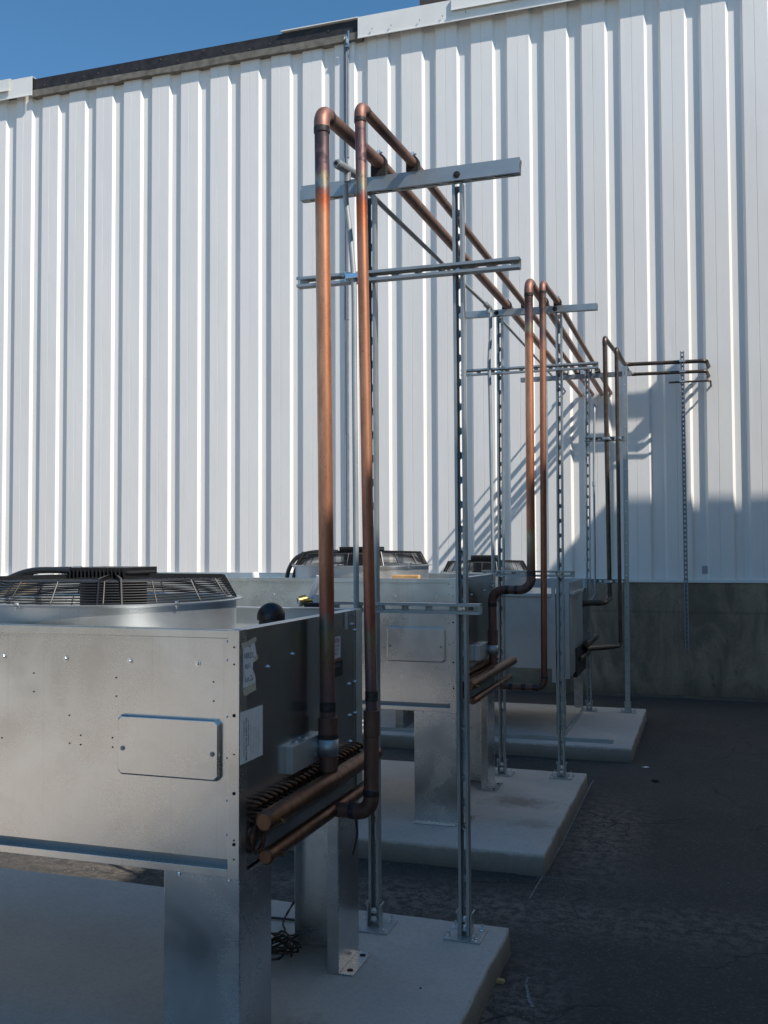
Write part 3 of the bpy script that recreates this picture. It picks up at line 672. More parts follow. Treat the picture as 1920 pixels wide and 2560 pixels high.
pipe_run(C, [(-1.295, 6.12, 0.95), (-1.299, 6.12, 1.412), (-1.050, 6.12, 1.412), (-1.054, 6.15, 3.375), (-1.052, 6.75, 3.378), (-1.132, WOUT, 3.452)], 0.0265, [M_CU_DARK, M_CU_DARK, M_CU_C, M_CU_RUN], br=0.075)
sleeve(C, (-1.297, 6.12, 1.06), (-1.297, 6.12, 1.16), 0.0325); sleeve(C, (-1.05, 6.12, 1.50), (-1.05, 6.12, 1.53), 0.0285, 'collar', M_COLLAR)
D = empty('copper_pipe', (-0.98, 6.15, 0.8), 'thin copper riser right of the offset riser on the middle unit', 'copper pipe', GRP)
pipe_run(D, [(-1.25, 6.13, 0.805), (-0.976, 6.13, 0.805), (-0.966, 6.15, 3.355), (-0.957, 6.75, 3.372), (-1.028, WOUT, 3.452)], 0.0198, [M_CU_DARK, M_CU_D, M_CU_RUN], br=0.05)
for x in (-1.20, -1.12, -1.04): sleeve(D, (x, 6.13, 0.805), (x+0.028, 6.13, 0.805), 0.0225, 'collar', M_COLLAR)
E = empty('brown_pipe', (-0.9, 9.53, 0.83), 'taller dark brown pipe of the pair on the far unit, turning along the wall', 'brown pipe', 'brown pipes on the far rack')
pipe_run(E, [(-1.133, 9.2, 0.86), (-1.13, 9.2, 1.165), (-0.93, 9.2, 1.165)], 0.0285, [M_BROWN], br=0.06, emat=M_BROWN, collar=False)
pipe_run(E, [(-0.95, 9.2, 1.165), (-0.90, 9.2, 1.165), (-0.887, 9.53, 1.195), (-0.906, 9.53, 3.69), (-0.846, 11.2, 3.72), (0.02, 11.2, 3.707), (0.05, WY+0.06, 3.70)], 0.0215, [M_BROWN], br=0.05, emat=M_BROWN, collar=False)
sleeve(E, (-1.132, 9.2, 0.97), (-1.132, 9.2, 1.06), 0.034, 'coupling', M_BROWN)
Fp = empty('brown_pipe', (-0.79, 9.53, 0.75), 'shorter dark brown pipe of the pair on the far unit, right of the taller one', 'brown pipe', 'brown pipes on the far rack')
MB().tube([(-1.07, 9.12, 0.75), (-0.85, 9.42, 0.747), (-0.845, 9.425, 0.747)], [0.026, 0.026, 0.019], 18).build('lower_pipe', M_BROWN, Fp, smooth=True)
pipe_run(Fp, [(-0.9, 9.35, 0.748), (-0.79, 9.50, 0.745), (-0.797, 9.53, 3.577), (-0.79, 11.2, 3.605), (0.02, 11.2, 3.594), (0.05, WY+0.06, 3.59)], 0.0185, [M_BROWN], br=0.045, emat=M_BROWN, collar=False)
Gp = empty('brown_rod', (-0.2, 11.2, 3.49), 'short thin brown rod clamped below the two brown pipes on the wall', 'rod')
pipe_run(Gp, [(-0.376, 11.2, 3.491), (0.06, 11.2, 3.487), (0.07, WY+0.06, 3.475)], 0.011, [M_BROWN], br=0.03, emat=M_BROWN, collar=False)

# conduits
def lb(root, p, dirn=(0, 1, 0), L=0.13, r=0.020):
    p = Vector(p); d = Vector(dirn).normalized()
    MB().tube([p, p+d*0.006, p+d*L*0.9, p+d*L], [r*0.85, r, r*0.92, r*0.7], 20).build('fitting_body', M_GREYPC, root, smooth=True)
    MB().tube([p-d*0.008, p+d*0.003], r*0.78, 6).build('hub_nut', M_GREYPC, root)
    MB().tube([p-d*0.0095, p-d*0.002], r*0.42, 14).build('bore', M_HOLE, root)
    MB().tube([p+d*L*0.55, p+d*L*0.55-Vector((0, 0, 0.052))], [r*0.8, r*0.72], 16).build('lower_hub', M_GREYPC, root, smooth=True)
K1 = empty('steel_conduit', (-1.39, 3.84, 1.44), 'grey steel conduit rising behind the nearest thick copper riser to a cast fitting', 'conduit', 'steel conduits')
MB().tube(spline([(-1.389, 3.84, 1.40), (-1.391, 3.84, 1.9), (-1.394, 3.84, 2.4), (-1.395, 3.84, 2.75), (-1.403, 3.84, 2.90), (-1.417, 3.84, 3.04), (-1.428, 3.835, 3.14), (-1.428, 3.83, 3.215)], 8), 0.0118, 16).build('conduit', M_EMT, K1, smooth=True)
lb(K1, (-1.425, 3.72, 3.262), (0.12, 1, 0.08), 0.17)
MB().tube(spline([(-1.405, 3.88, 3.272), (-1.392, 4.05, 3.245), (-1.397, 5.0, 3.275), (-1.438, 6.69, 3.37)], 8), 0.0115, 14).build('conduit', M_EMT, K1, smooth=True)
K2 = empty('steel_conduit', (-1.43, 6.72, 1.35), 'thin steel conduit dropping from a fitting on the middle rack to the middle unit', 'conduit', 'steel conduits')
lb(K2, (-1.442, 6.66, 3.375), (0.03, 1, 0.02), 0.13)
MB().tube(spline([(-1.423, 6.72, 3.33), (-1.425, 6.72, 3.15), (-1.433, 6.71, 2.97), (-1.428, 6.71, 2.72), (-1.421, 6.71, 2.0), (-1.412, 6.71, 1.33)], 8), 0.0125, 14).build('conduit', M_EMT, K2, smooth=True)
MB().tube(spline([(-1.435, 6.78, 3.375), (-1.46, 8.5, 3.41), (-1.50, 10.5, 3.45), (-1.52, 11.2, 3.47), (-1.551, 11.44, 3.48), (-1.62, 11.47, 3.43)], 8), 0.0115, 14).build('conduit', M_EMT, K2, smooth=True)
b_ = MB(); b_.box(-1.435, -1.38, 6.66, 6.76, 1.30, 1.40); b_.build('junction_box', M_LEG, K2, bevel=0.003)
K3 = empty('steel_conduit', (-1.02, 9.5, 1.1), 'thin pale conduit bending down beside the brown pipes on the far rack', 'conduit', 'steel conduits')
MB().tube(spline([(-1.207, WY+0.03, 3.31), (-1.15, 11.0, 3.23), (-1.03, 9.75, 3.085), (-1.012, 9.56, 3.02), (-1.013, 9.53, 2.85), (-1.022, 9.53, 2.3), (-1.022, 9.53, 1.35), (-1.03, 9.50, 1.22), (-1.09, 9.3, 1.13)], 8), 0.0105, 14).build('conduit', M_EMT, K3, smooth=True)
sleeve(K3, (-1.022, 9.53, 2.26), (-1.022, 9.53, 2.31), 0.0155, 'coupling', M_EMT)

# grey taped cable down the siding
K4 = empty('wall_cable', (-4.26, WY, 1.5), 'grey sealed cable run down the white siding from the exposed roof edge', 'cable')
b = MB(); 
for (x0, x1, z0, z1, t) in ((-4.30, -4.235, 6.62, 8.12, .03), (-4.292, -4.248, 5.05, 6.62, .026), (-4.30, -4.242, 4.55, 5.05, .03), (-4.283, -4.245, 4.28, 4.55, .022), (-4.292, -4.245, 3.1, 4.28, .026), (-4.285, -4.243, 1.45, 3.1, .024)):
    b.box(x0, x1, WY-t, WY+0.001, z0, z1)
b.build('sealed_strip', simple('grey_sealant', (0.20, 0.23, 0.26, 1), 0.55, 0, 0.2, 8), K4, bevel=0.008)
MB().tube(spline([(-4.268, WY-0.03, 8.10), (-4.266, WY-0.034, 6.5), (-4.27, WY-0.032, 4.5), (-4.264, WY-0.03, 1.45)], 8), 0.012, 10).build('cable', simple('dark_grey_cable', (0.12, 0.14, 0.17, 1), 0.4), K4, smooth=True)
b = MB(); b.box(-4.235, -4.215, WY-0.065, WY-0.005, 8.03, 8.24); b.box(-4.262, -4.215, WY-0.075, WY-0.06, 8.03, 8.05); b.build('hook', M_BOLT, K4, bevel=0.004)
MB().tube(spline([(-4.27, WY-0.07, 8.13), (-4.25, WY-0.09, 8.15), (-4.235, WY-0.08, 8.12), (-4.245, WY-0.07, 8.07)], 8), 0.012, 10).build('loop', M_BOLT, K4, smooth=True)

# ------------------------------------------------------------------ condensing units
def fan_assembly(root, cx, cy, zd, zr, R=0.475, gh=0.085, drum_top=0.115):
    """galvanised ring, black wire guard, motor, blades"""
    ring = MB(); ring.lathe([(R, zd-0.05), (R, zr-0.012), (R+0.004, zr-0.006), (R+0.024, zr-0.004), (R+0.026, zr-0.001), (R+0.004, zr), (R-0.006, zr-0.006), (R-0.006, zd-0.05)], (cx, cy, 0), 96, caps=False)
    ro = ring.build('fan_ring', M_RING, root, smooth=True)
    for a in (-98, -30, 200, 60): 
        p = (cx+(R+0.012)*math.cos(math.radians(a)), cy+(R+0.012)*math.sin(math.radians(a)), zr)
        bolt(ro, p, (0, 0, 1), 0.007, 0.006); bolt(ro, (p[0], p[1], zr-0.006), (0, 0, -1), 0.007, 0.006, 0.008)
    gd = MB(); nr = 9; Ro = R-0.006; Rt = R-0.055
    prof = []
    for i in range(nr):
        t = i/(nr-1); prof.append((Ro+(Rt-Ro)*t, zr+0.004+(gh-0.018)*t))
    def circ(r, z, tr=0.0022, seg=72):
        gd.tube([(cx+r*math.cos(2*PI*k/seg), cy+r*math.sin(2*PI*k/seg), z) for k in range(seg)], tr, 6, closed=True)
    for r, z in prof: circ(r, z, 0.0022)
    rr = Rt-0.022
    while rr > 0.13: circ(rr, zr+gh-0.013, 0.0020); rr -= 0.024
    g_ = gd.build('fan_guard', M_BLACKW, root, smooth=True)
    for k in range(16):
        a = 2*PI*k/16+0.12; c, s = math.cos(a), math.sin(a)
        P = [(cx+c*(Ro+0.001), cy+s*(Ro+0.001), zr+0.001), (cx+c*(Rt+0.004), cy+s*(Rt+0.004), zr+gh-0.013), (cx+c*0.12, cy+s*0.12, zr+gh-0.012)]
        MB().tube(P, 0.0028, 6).build('guard_spoke', M_BLACKW, g_)
    # flat strap pairs
    for a0 in (-58, 32, 122, 212):
        for da in (-5.0, 5.0):
            a = math.radians(a0+da); c, s = math.cos(a), math.sin(a); tx, ty = -s, c
            pr = [(Ro+0.010, zr), (Rt+0.012, zr+gh-0.001), (0.12, zr+gh+0.006)]
            lo = [(Ro-0.004, zr), (Rt-0.002, zr+gh-0.016), (0.12, zr+gh-0.010)]
            b = MB(); w_ = 0.0025; vs = []
            for (r, z) in pr+list(reversed(lo)):
                for sg in (-1, 1): vs.append((cx+c*r+tx*w_*sg, cy+s*r+ty*w_*sg, z))
            n = len(vs)//2
            fs = [tuple(2*i for i in range(n)), tuple(2*i+1 for i in reversed(range(n)))]+[(2*i, 2*i+1, 2*((i+1) % n)+1, 2*((i+1) % n)) for i in range(n)]
            b.add(vs, fs); b.build('guard_strap', M_BLACK, g_)
    # dark cone plate under the motor
    b = MB(); b.lathe([(0.20, zr+gh-0.020), (0.13, zr+gh-0.006), (0.001, zr+gh-0.004)], (cx, cy, 0), 40, caps=False); b.build('guard_hub_plate', M_BLACK, g_, smooth=True)
    # motor with ribbed cap
    mo = MB(); mo.lathe([(0.115, zr-0.06), (0.12, zr-0.04), (0.12, zr+gh-0.01), (0.1, zr+gh)], (cx, cy, 0), 32); m_o = mo.build('fan_motor', M_BLACK, root, smooth=True)
    b = MB(); b.box(cx-0.122, cx+0.122, cy-0.10, cy+0.10, zr+gh+0.002, zr+drum_top-0.012); cap = b.build('motor_cap', M_BLACK, m_o, bevel=0.012)
    b = MB()
    for i in range(15): 
        x = cx-0.112+i*0.016; b.box(x-0.0025, x+0.0025, cy-0.112, cy+0.112, zr+gh-0.012, zr+drum_top)
    b.build('cooling_fin', M_BLACK, m_o, bevel=0.002)
    fr = MB(); fr.lathe([(0.09, zr-0.10), (0.09, zr-0.055)], (cx, cy, 0), 24); fo = fr.build('fan_rotor', M_BLACK, root, smooth=True)
    for k in range(5):
        a = 2*PI*k/5+0.5; vs = []
        for j in range(7):
            r = 0.085+j*(R-0.12)/6; sw = 0.12*j/6
            for sg in (-1, 1):
                aa = a+sw+sg*(0.30-0.02*j); vs.append((cx+r*math.cos(aa), cy+r*math.sin(aa), zr-0.075+sg*(0.035-0.003*j)))
        b = MB(); b.add(vs, [(2*j, 2*j+1, 2*j+3, 2*j+2) for j in range(6)]); b.build('fan_blade', M_BLACK, fo, solid=0.004)

def screws(parent, pts, axis, r=0.005): 
    for p in pts: bolt(parent, p, axis, r, 0.005, 0, 'screw')

def unit_leg(root, xr, yf, yb, zt, side_front=True, w_=0.25, d_=0.22):
    """bent sheet leg: web across x plus right side face; side_front: web at yf, else web at yb"""
    b = MB(); t = 0.003; z0 = 0.112; xl = xr-w_
    if side_front: y0, y1, s = yf, yf+d_, 1
    else: y0, y1, s = yb, yb-d_, -1
    b.box(xl, xr, y0, y0+s*t, z0, zt)                       # web
    b.box(xr-t, xr, y0+s*t, y1, z0, zt)                     # right side
    b.box(xl, xl+t, y0+s*t, y0+s*0.05, z0, zt)              # left return
    b.box(xr-0.045, xr-t, y1-s*t, y1, z0, zt)               # lip
    b.box(xr, xr+0.055, min(y0, y1)+0.004, max(y0, y1)-0.004, z0, z0+0.004)     # foot flange
    b.box(xl, xr-0.004, y0-(0.03 if s > 0 else -0.03), y0, z0, z0+0.004)
    o = b.build('leg', M_LEG, root, bevel=0.0015)
    for yy in (min(y0, y1)+0.04, max(y0, y1)-0.04): bolt(o, (xr+0.03, yy, z0+0.004), (0, 0, 1), 0.007, 0.001, 0, 'foot_hole', M_HOLE)
    return o

def condenser(root, xl, xr, y0, y1, z0, z1, fan, hx, hdr, det):
    zt = z1
    fy = y0+0.03
    # front panel with a rolled top band
    b = MB(); b.box(xl, xr-0.012, fy, fy+0.004, z0+0.036, zt-0.028); fp = b.build('front_panel', M_PANEL, root)
    b = MB(); b.box(xl, xr-0.036, fy-0.006, fy+0.02, zt-0.028, zt-0.003); b.box(xl, xr-0.036, fy+0.02, fy+0.035, zt-0.007, zt-0.003); b.build('top_rail', M_PANEL, root, bevel=0.005, bseg=3)
    b = MB(); b.box(xl, xr-0.037, y0, y0+0.004, z0-0.006, z0+0.017); b.box(xl, xr-0.037, y0+0.004, fy+0.02, z0+0.010, z0+0.0125); b.build('bottom_rail', M_PANEL, root, bevel=0.002)
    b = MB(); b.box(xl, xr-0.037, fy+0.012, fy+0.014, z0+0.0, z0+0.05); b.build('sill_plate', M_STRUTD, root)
    # corner strip
    b = MB(); b.box(xr-0.037, xr, y0, y0+0.003, z0-0.01, zt); b.box(xr-0.0028, xr, y0+0.003, y0+0.05, z0-0.01, zt); cs = b.build('corner_strip', M_PANEL, root, bevel=0.001)
    for (dz, r) in ((-0.05, .0025), (-0.249, .0048), (-0.362, .0022), (-0.475, .0048), (-0.61, .0024), (-0.622, .0048), (-0.665, .0024), (-0.10, .0024)):
        bolt(cs, (xr-0.0165, y0-0.0002, zt+dz), (0, -1, 0), r*0.62, 0.0012, 0, 'punched_hole', M_HOLE)
    for dz in (-0.035, -0.09, -0.256, -0.376, -0.50, -0.60, -0.71):
        b = MB(); b.tube([(xr-0.0375, y0+0.012, zt+dz), (xr-0.046, y0+0.012, zt+dz)], 0.004, 6); b.build('screw', M_BOLT, cs)
    # side panel, deck, rim walls
    b = MB(); b.box(xr-0.004, xr-0.001, y0+0.05, y1-0.003, z0+0.012, zt-0.002); sp = b.build('side_panel', M_SIDE, root)
    b = MB(); b.box(xr-0.05, xr-0.004, y0+0.05, y1-0.003, zt-0.006, zt-0.002); b.build('side_rim', M_RING, root, bevel=0.001)
    b = MB(); b.box(xr-0.0, xr+0.004, y1-0.06, y1+0.003, z0-0.005, zt); b.build('rear_corner_strip', M_RING, root, bevel=0.001)
    b = MB(); b.box(xl, xr-0.004, y1-0.004, y1, z0, zt); b.box(xl, xr-0.004, y1-0.03, y1-0.004, zt-0.004, zt); b.build('rear_panel', M_RING, root, bevel=0.001)
    b = MB(); b.box(xl, xr-0.004, fy+0.03, y1-0.004, zt-0.10, zt-0.096); b.build('top_deck', M_RING, root)
    b = MB(); b.box(xl, xl+0.004, y0, y1, z0, zt); b.build('end_panel', M_PANEL, root)
    b = MB(); b.box(xl, xr-0.05, fy+0.02, y1-0.01, z0+0.02, z0+0.19); b.build('finned_coil', simple('coil_fins', (0.05, 0.05, 0.05, 1), 0.6, 0.5), root)
    b = MB(); b.box(xl, xr-0.002, y0+0.004, y1-0.002, z0-0.004, z0+0.001); b.build('bottom_pan', M_LEG, root)
    # access cover with chamfered corners
    cx0, cx1, cz0, cz1 = det['cover']
    b = MB(); q = 0.012; n0 = [(cx0+q, cz0), (cx1-q, cz0), (cx1, cz0+q), (cx1, cz1-q), (cx1-q, cz1), (cx0+q, cz1), (cx0, cz1-q), (cx0, cz0+q)]
    mxx, mzz = (cx0+cx1)/2, (cz0+cz1)/2
    n1 = [(mxx+(x-mxx)*0.968, mzz+(z-mzz)*0.945) for x, z in n0]
    vs = [(x, fy, z) for x, z in n0]+[(x, fy-0.009, z) for x, z in n0]+[(x, fy-0.016, z) for x, z in n1]
    fs = [tuple(16+i for i in range(8))]+[(i, (i+1) % 8, 8+(i+1) % 8, 8+i) for i in range(8)]+[(8+i, 8+(i+1) % 8, 16+(i+1) % 8, 16+i) for i in range(8)]
    b.add(vs, fs); cv = b.build('access_cover', M_PANEL, root, bevel=0.0014, bseg=2)
    bolt(cv, (cx0+0.022, fy-0.016, mzz-0.01), (0, -1, 0), 0.0045, 0.003, 0, 'cover_screw', M_GREYPC); bolt(cv, (cx1-0.022, fy-0.016, mzz-0.01), (0, -1, 0), 0.0045, 0.003, 0, 'cover_screw', M_GREYPC)
    screws(fp, [(x, fy-0.0005, zt-0.105) for x in det['scr']], (0, -1, 0), 0.0055)
    for (x, z) in det['dots']: bolt(fp, (x, fy-0.0002, z), (0, -1, 0), 0.0014, 0.0006, 0, 'punched_hole', M_HOLE)
    # side screws
    L_ = y1-y0
    for (fy_, dz) in ((0.03, -0.05), (0.045, -0.15), (0.17, -0.13), (0.36, -0.11), (0.72, -0.10), (0.93, -0.055), (0.90, -0.28), (0.905, -0.40), (0.91, -0.50), (0.965, -0.08), (0.965, -0.28), (0.965, -0.40)):
        bolt(sp, (xr-0.001, y0+0.03+fy_*(L_-0.06), zt+dz), (1, 0, 0), 0.0048, 0.006, 0, 'screw')
    # headers
    (hz, hy0, hy1, hr), (lz, ly0, ly1, lr) = hdr
    P = subdiv((hx, hy0, hz), (hx, hy1, hz), 0.2); n = len(P)
    P = [P[0]-Vector((0, .008, 0)), P[0]-Vector((0, .003, 0))]+P+[P[-1]+Vector((0, .006, 0))]
    h1 = MB().tube(P, [hr*0.75, hr*0.95]+[hr]*n+[hr*0.8], 24).build('header_pipe', M_HEADER, root, smooth=True)
    lx = hx-0.005
    P = subdiv((lx, ly0, lz), (lx, ly1, lz), 0.2); n = len(P)
    P = [P[0]-Vector((0, .006, 0))]+P+[P[-1]+Vector((0, .006, 0))]
    MB().tube(P, [lr*0.8]+[lr]*n+[lr*0.8], 20).build('header_pipe', M_HEADER, root, smooth=True)
    for (xx, yy, zz, rr) in ((hx, hy0+0.05, hz, hr), (lx, ly0+0.06, lz, lr)):
        MB().tube([(xx+rr*0.8, yy, zz-0.002), (xx+rr+0.012, yy-0.012, zz-0.006), (xx+rr+0.017, yy-0.016, zz-0.007)], [0.004, 0.0045, 0.003], 10).build('valve_core', M_BRASS, root, smooth=True)
    # return bends: little copper hooks between coil and header
    me = None
    nb_ = 25
    for row in range(3):
        for i in range(nb_):
            yy = y0+0.075+i*(L_-0.15)/(nb_-1)+row*0.018; zz = z0+0.188-row*0.036
            if me is None:
                b = MB(); b.tube(spline([(0, 0, 0.012), (0.022, 0, 0.013), (0.034, 0.004, 0), (0.022, 0.008, -0.013), (0, 0.008, -0.012)], 5), 0.0056, 8)
                me = bpy.data.meshes.new('return_bend'); me.from_pydata([tuple(v) for v in b.v], [], b.f); me.materials.append(M_HEADER)
                me.polygons.foreach_set('use_smooth', [True]*len(me.polygons))
            o = bpy.data.objects.new('return_bend', me); COL.objects.link(o); o.parent = root
            o.location = Vector((xr-0.004, yy, zz))-root.location; o.rotation_euler = (random.uniform(-.1, .1)+0.5, 0, 0)
    for i in range(14):   # feeder stubs from the coil to the header
        yy = y0+0.10+i*(L_-0.2)/13
        if yy < hy0 or yy > hy1: continue
        MB().tube(spline([(xr-0.003, yy, hz-0.03), (xr+0.01, yy, hz-0.02), (hx-hr*0.8, yy, hz-0.004)], 4), 0.0055, 8).build('feeder_tube', M_HEADER, root, smooth=True)
    # lower serpentine end loops at the near corner
    MB().tube([(xr+0.012, y0+0.10+0.042*math.cos(k*PI/10), z0+0.085+0.042*math.sin(k*PI/10)) for k in range(20)], 0.007, 10, closed=True).build('coil_loop', M_HEADER, root, smooth=True)
    # legs
    unit_leg(root, xr-0.003, y0+0.01, y1, z0-0.006, True); unit_leg(root, xr-0.005, y0, y1-0.02, z0-0.006, False)
    unit_leg(root, xl+0.27, y0+0.01, y1, z0-0.006, True); unit_leg(root, xl+0.27, y0, y1-0.02, z0-0.006, False)
    for x in (xr-0.20, xr-0.035): bolt(root, (x, y0+0.012, z0-0.006), (0, -0.3, -1), 0.0065, 0.007, 0.006, 'leg_bolt')
    # bracket and strap round the big riser
    bx, by = det['riser']
    bz = det['brz']
    b = MB(); b.box(xr-0.001, bx-0.03, by-0.24, by+0.04, bz, bz+0.003); b.box(bx-0.033, bx-0.03, by-0.24, by+0.04, bz-0.085, bz); b.box(xr-0.001, bx-0.033, by-0.24, by-0.237, bz-0.085, bz)
    br = b.build('pipe_bracket', M_RING, root, bevel=0.001)
    for d in (-0.17, -0.09): bolt(br, (bx-0.045, by+d, bz+0.003), (0, 0, 1), 0.0055, 0.005, 0, 'screw')
    n = 22; rr = 0.0345; P = [(bx-0.045, by-0.055)] + [(bx+rr*math.cos(a), by+rr*math.sin(a)) for a in [math.radians(-150+k*300/n) for k in range(n+1)]]
    vs = []
    for (x, y) in P: vs += [(x, y, bz-0.07), (x, y, bz-0.012)]
    b = MB(); b.add(vs, [(2*i, 2*i+2, 2*i+3, 2*i+1) for i in range(len(P)-1)])
    st = b.build('strap_clamp', M_STRUT, root, solid=0.002, smooth=True)
    for zz in (bz-0.025, bz-0.058): bolt(st, (bx-0.036, by-0.042, zz), (0.4, -1, 0), 0.005, 0.006, 0.004, 'strap_bolt')
    fan_assembly(root, *fan)
    return fp, sp

UG = 'galvanised condensing units on the pads'
u1 = empty('condensing_unit', (-2.2, 3.1, 0.11), 'nearest galvanised condensing unit, with paper labels on its dark side panel', 'condensing unit', UG)
condenser(u1, -3.8, -1.305, 2.6, 3.66, 0.727, 1.440, (-2.085, 3.13, 1.34, 1.498, 0.448), -1.235,
    ((0.885, 2.625, 3.62, 0.0305), (0.777, 2.645, 3.60, 0.0235)),
    dict(cover=(-1.728, -1.378, 0.99, 1.172), scr=(-2.40, -2.16, -1.925, -1.692, -1.458), riser=(-1.251, 3.17), brz=1.035,
         dots=((-2.045, 1.285), (-2.044, 1.226), (-1.741, 1.282), (-1.74, 1.225), (-1.405, 1.282), (-1.404, 1.225), (-1.91, 1.158), (-1.908, 1.071), (-1.868, 1.098), (-1.868, 1.069), (-1.753, 1.097), (-1.752, 1.068), (-2.165, 1.073))))
u2_ = empty('condensing_unit', (-2.3, 5.96, 0.11), 'middle galvanised condensing unit behind the nearest one, wood block on its deck', 'condensing unit', UG)
condenser(u2_, -4.2, -1.36, 5.42, 6.50, 0.752, 1.503, (-2.112, 5.95, 1.40, 1.572, 0.428), -1.285,
    ((0.90, 5.42, 6.72, 0.030), (0.80, 5.52, 6.62, 0.021)),
    dict(cover=(-1.78, -1.43, 1.022, 1.222), scr=(-2.50, -2.24, -1.99, -1.73, -1.48), riser=(-1.298, 6.12), brz=1.075, plain=True,
         dots=((-1.79, 1.27), (-1.43, 1.27), (-1.80, 1.12), (-1.80, 1.10), (-1.5, 1.30))))

# third, different casing
u3 = empty('condensing_unit', (-2, 8.8, 0.11), 'farthest galvanised condensing unit with tall corner flanges, next to the foundation wall', 'condensing unit', UG)
M_U3 = galv('galvanised_far_casing', (0.42, 0.45, 0.46), (0.36, 0.48), 0.1, 0.8, 120, 0.12)
b = MB(); b.box(-3.0, -1.245, 8.28, 8.284, 0.66, 1.262); b.build('front_panel', M_U3, u3)
b = MB(); b.box(-3.0, -1.248, 8.245, 8.30, 1.262, 1.29); b.build('hood_rail', M_U3, u3, bevel=0.004)
b = MB(); b.box(-3.0, -1.12, 8.30, 9.60, 1.284, 1.288); b.build('top_deck', M_RING, u3)
b = MB(); b.box(-3.0, -1.12, 9.60, 9.604, 0.6, 1.375); b.build('rear_panel', M_U3, u3)
b = MB(); b.box(-1.247, -1.213, 8.245, 8.249, 0.55, 1.388); b.box(-1.209, -1.139, 8.26, 8.264, 0.58, 1.37); b.box(-1.135, -1.10, 8.245, 8.249, 0.585, 1.388); b.box(-1.247, -1.243, 8.249, 8.28, 0.58, 1.388)
b.build('corner_flange', M_U3, u3, bevel=0.001)
b = MB(); b.box(-1.104, -1.10, 8.252, 9.18, 0.60, 1.385); sp3 = b.build('side_panel', M_U3, u3)
b = MB(); b.prism([(8.30, 1.28), (9.0, 1.28), (9.0, 1.30), (8.30, 1.30)], -1.099, -1.07, 'x'); b.build('side_ledge', M_RING, u3)
b = MB(); b.box(-1.098, -1.096, 8.29, 8.36, 1.10, 1.21); b.build('side_label', simple('pale_label', (0.5, 0.48, 0.46, 1), 0.6), u3)
for y in (8.6, 8.72): bolt(sp3, (-1.10, y, 1.23), (1, 0, 0), 0.009, 0.004, 0, 'knockout', M_GREYPC)
b = MB(); b.box(-1.215, -1.135, 8.26, 8.264, 0.112, 0.58); b.box(-1.139, -1.135, 8.264, 9.45, 0.112, 0.165); b.box(-1.215, -1.135, 9.40, 9.404, 0.165, 0.6); b.build('leg', M_LEG, u3, bevel=0.001)
b = MB(); b.box(-2.59, -2.52, 8.15, 8.154, 0.112, 0.62); b.box(-2.524, -2.52, 8.154, 9.4, 0.112, 0.62); b.build('leg', M_LEG, u3, bevel=0.001)
b = MB(); b.box(-3.0, -1.14, 8.30, 9.58, 0.665, 0.675); b.build('bottom_pan', M_HOLE, u3)
MB().tube([(-1.05, 9.0, 0.80), (-1.05, 9.01, 0.80), (-1.05, 9.85, 0.80), (-1.05, 9.86, 0.80)], [0.02, 0.028, 0.028, 0.02], 20).build('header_pipe', M_BROWN, u3, smooth=True)
MB().tube([(-1.07, 8.75, 0.70), (-1.07, 8.76, 0.70), (-1.07, 9.6, 0.70), (-1.07, 9.61, 0.70)], [0.014, 0.02, 0.02, 0.014], 18).build('header_pipe', M_BROWN, u3, smooth=True)
b = MB(); b.box(-1.12, -1.09, 8.62, 9.3, 0.55, 0.80); b.build('coil_end_plate', M_HOLE, u3)
fan_assembly(u3, -1.935, 8.85, 1.36, 1.458, R=0.40, gh=0.10, drum_top=0.15)
b = MB(); b.box(-3.4, -0.735, 8.04, 8.075, 0.111, 0.115); b.box(-3.4, -0.735, 8.075, 8.079, 0.111, 0.135)
tag(b.build('metal_angle', M_STRUT), 'long galvanised metal angle lying along the front edge of the farthest pad', 'metal strip')

# ------------------------------------------------------------------ labels on unit 1
def text(parent, body, loc, size, mat, rot, name='lettering', sx=1.0, off=0.0):
    cu = bpy.data.curves.new(name, 'FONT'); cu.body = body; cu.size = size; cu.resolution_u = 2; cu.offset = off
    o = bpy.data.objects.new(name, cu); COL.objects.link(o)
    bpy.context.view_layer.update()
    me = bpy.data.meshes.new_from_object(o.evaluated_get(bpy.context.evaluated_depsgraph_get()))
    bpy.data.objects.remove(o); me.materials.clear(); me.materials.append(mat)
    n = bpy.data.objects.new(name, me); COL.objects.link(n)
    offv = Vector((0, 0, 0)); p = parent
    while p is not None: offv += p.location; p = p.parent
    n.parent = parent; n.location = Vector(loc)-offv; n.rotation_euler = rot; n.scale = (sx, 1, 1)
    return n
M_INK = simple('ink', (0.02, 0.02, 0.03, 1), 0.6); M_INKB = simple('blue_ink', (0.03, 0.035, 0.09, 1), 0.6)
M_PAPER = simple('white_paper', (0.86, 0.86, 0.85, 1), 0.6, 0, 0.06, 40); M_TAPE = simple('masking_tape', (0.66, 0.60, 0.46, 1), 0.6, 0, 0.12, 60)
M_RED = simple('red_ink', (0.45, 0.03, 0.04, 1), 0.5); M_BLKLAB = simple('black_label', (0.012, 0.012, 0.012, 1), 0.4)
XS = -1.305
RX = (math.radians(90), 0, math.radians(90))          # text plane facing +X, reading toward +Y
nt_ = empty('paper_note', (XS, 2.66, 1.33), 'torn handwritten white note taped to the dark side panel near its front edge', 'note')
b = MB(); pts = [(2.624, 1.385), (2.640, 1.388), (2.672, 1.396), (2.700, 1.398), (2.712, 1.362), (2.718, 1.345), (2.69, 1.337), (2.686, 1.318), (2.70, 1.30), (2.707, 1.285), (2.706, 1.272), (2.66, 1.270), (2.625, 1.268), (2.628, 1.30), (2.626, 1.34)]
b.prism(pts, XS+0.0002, XS+0.0012, 'x'); b.build('paper', M_PAPER, nt_)
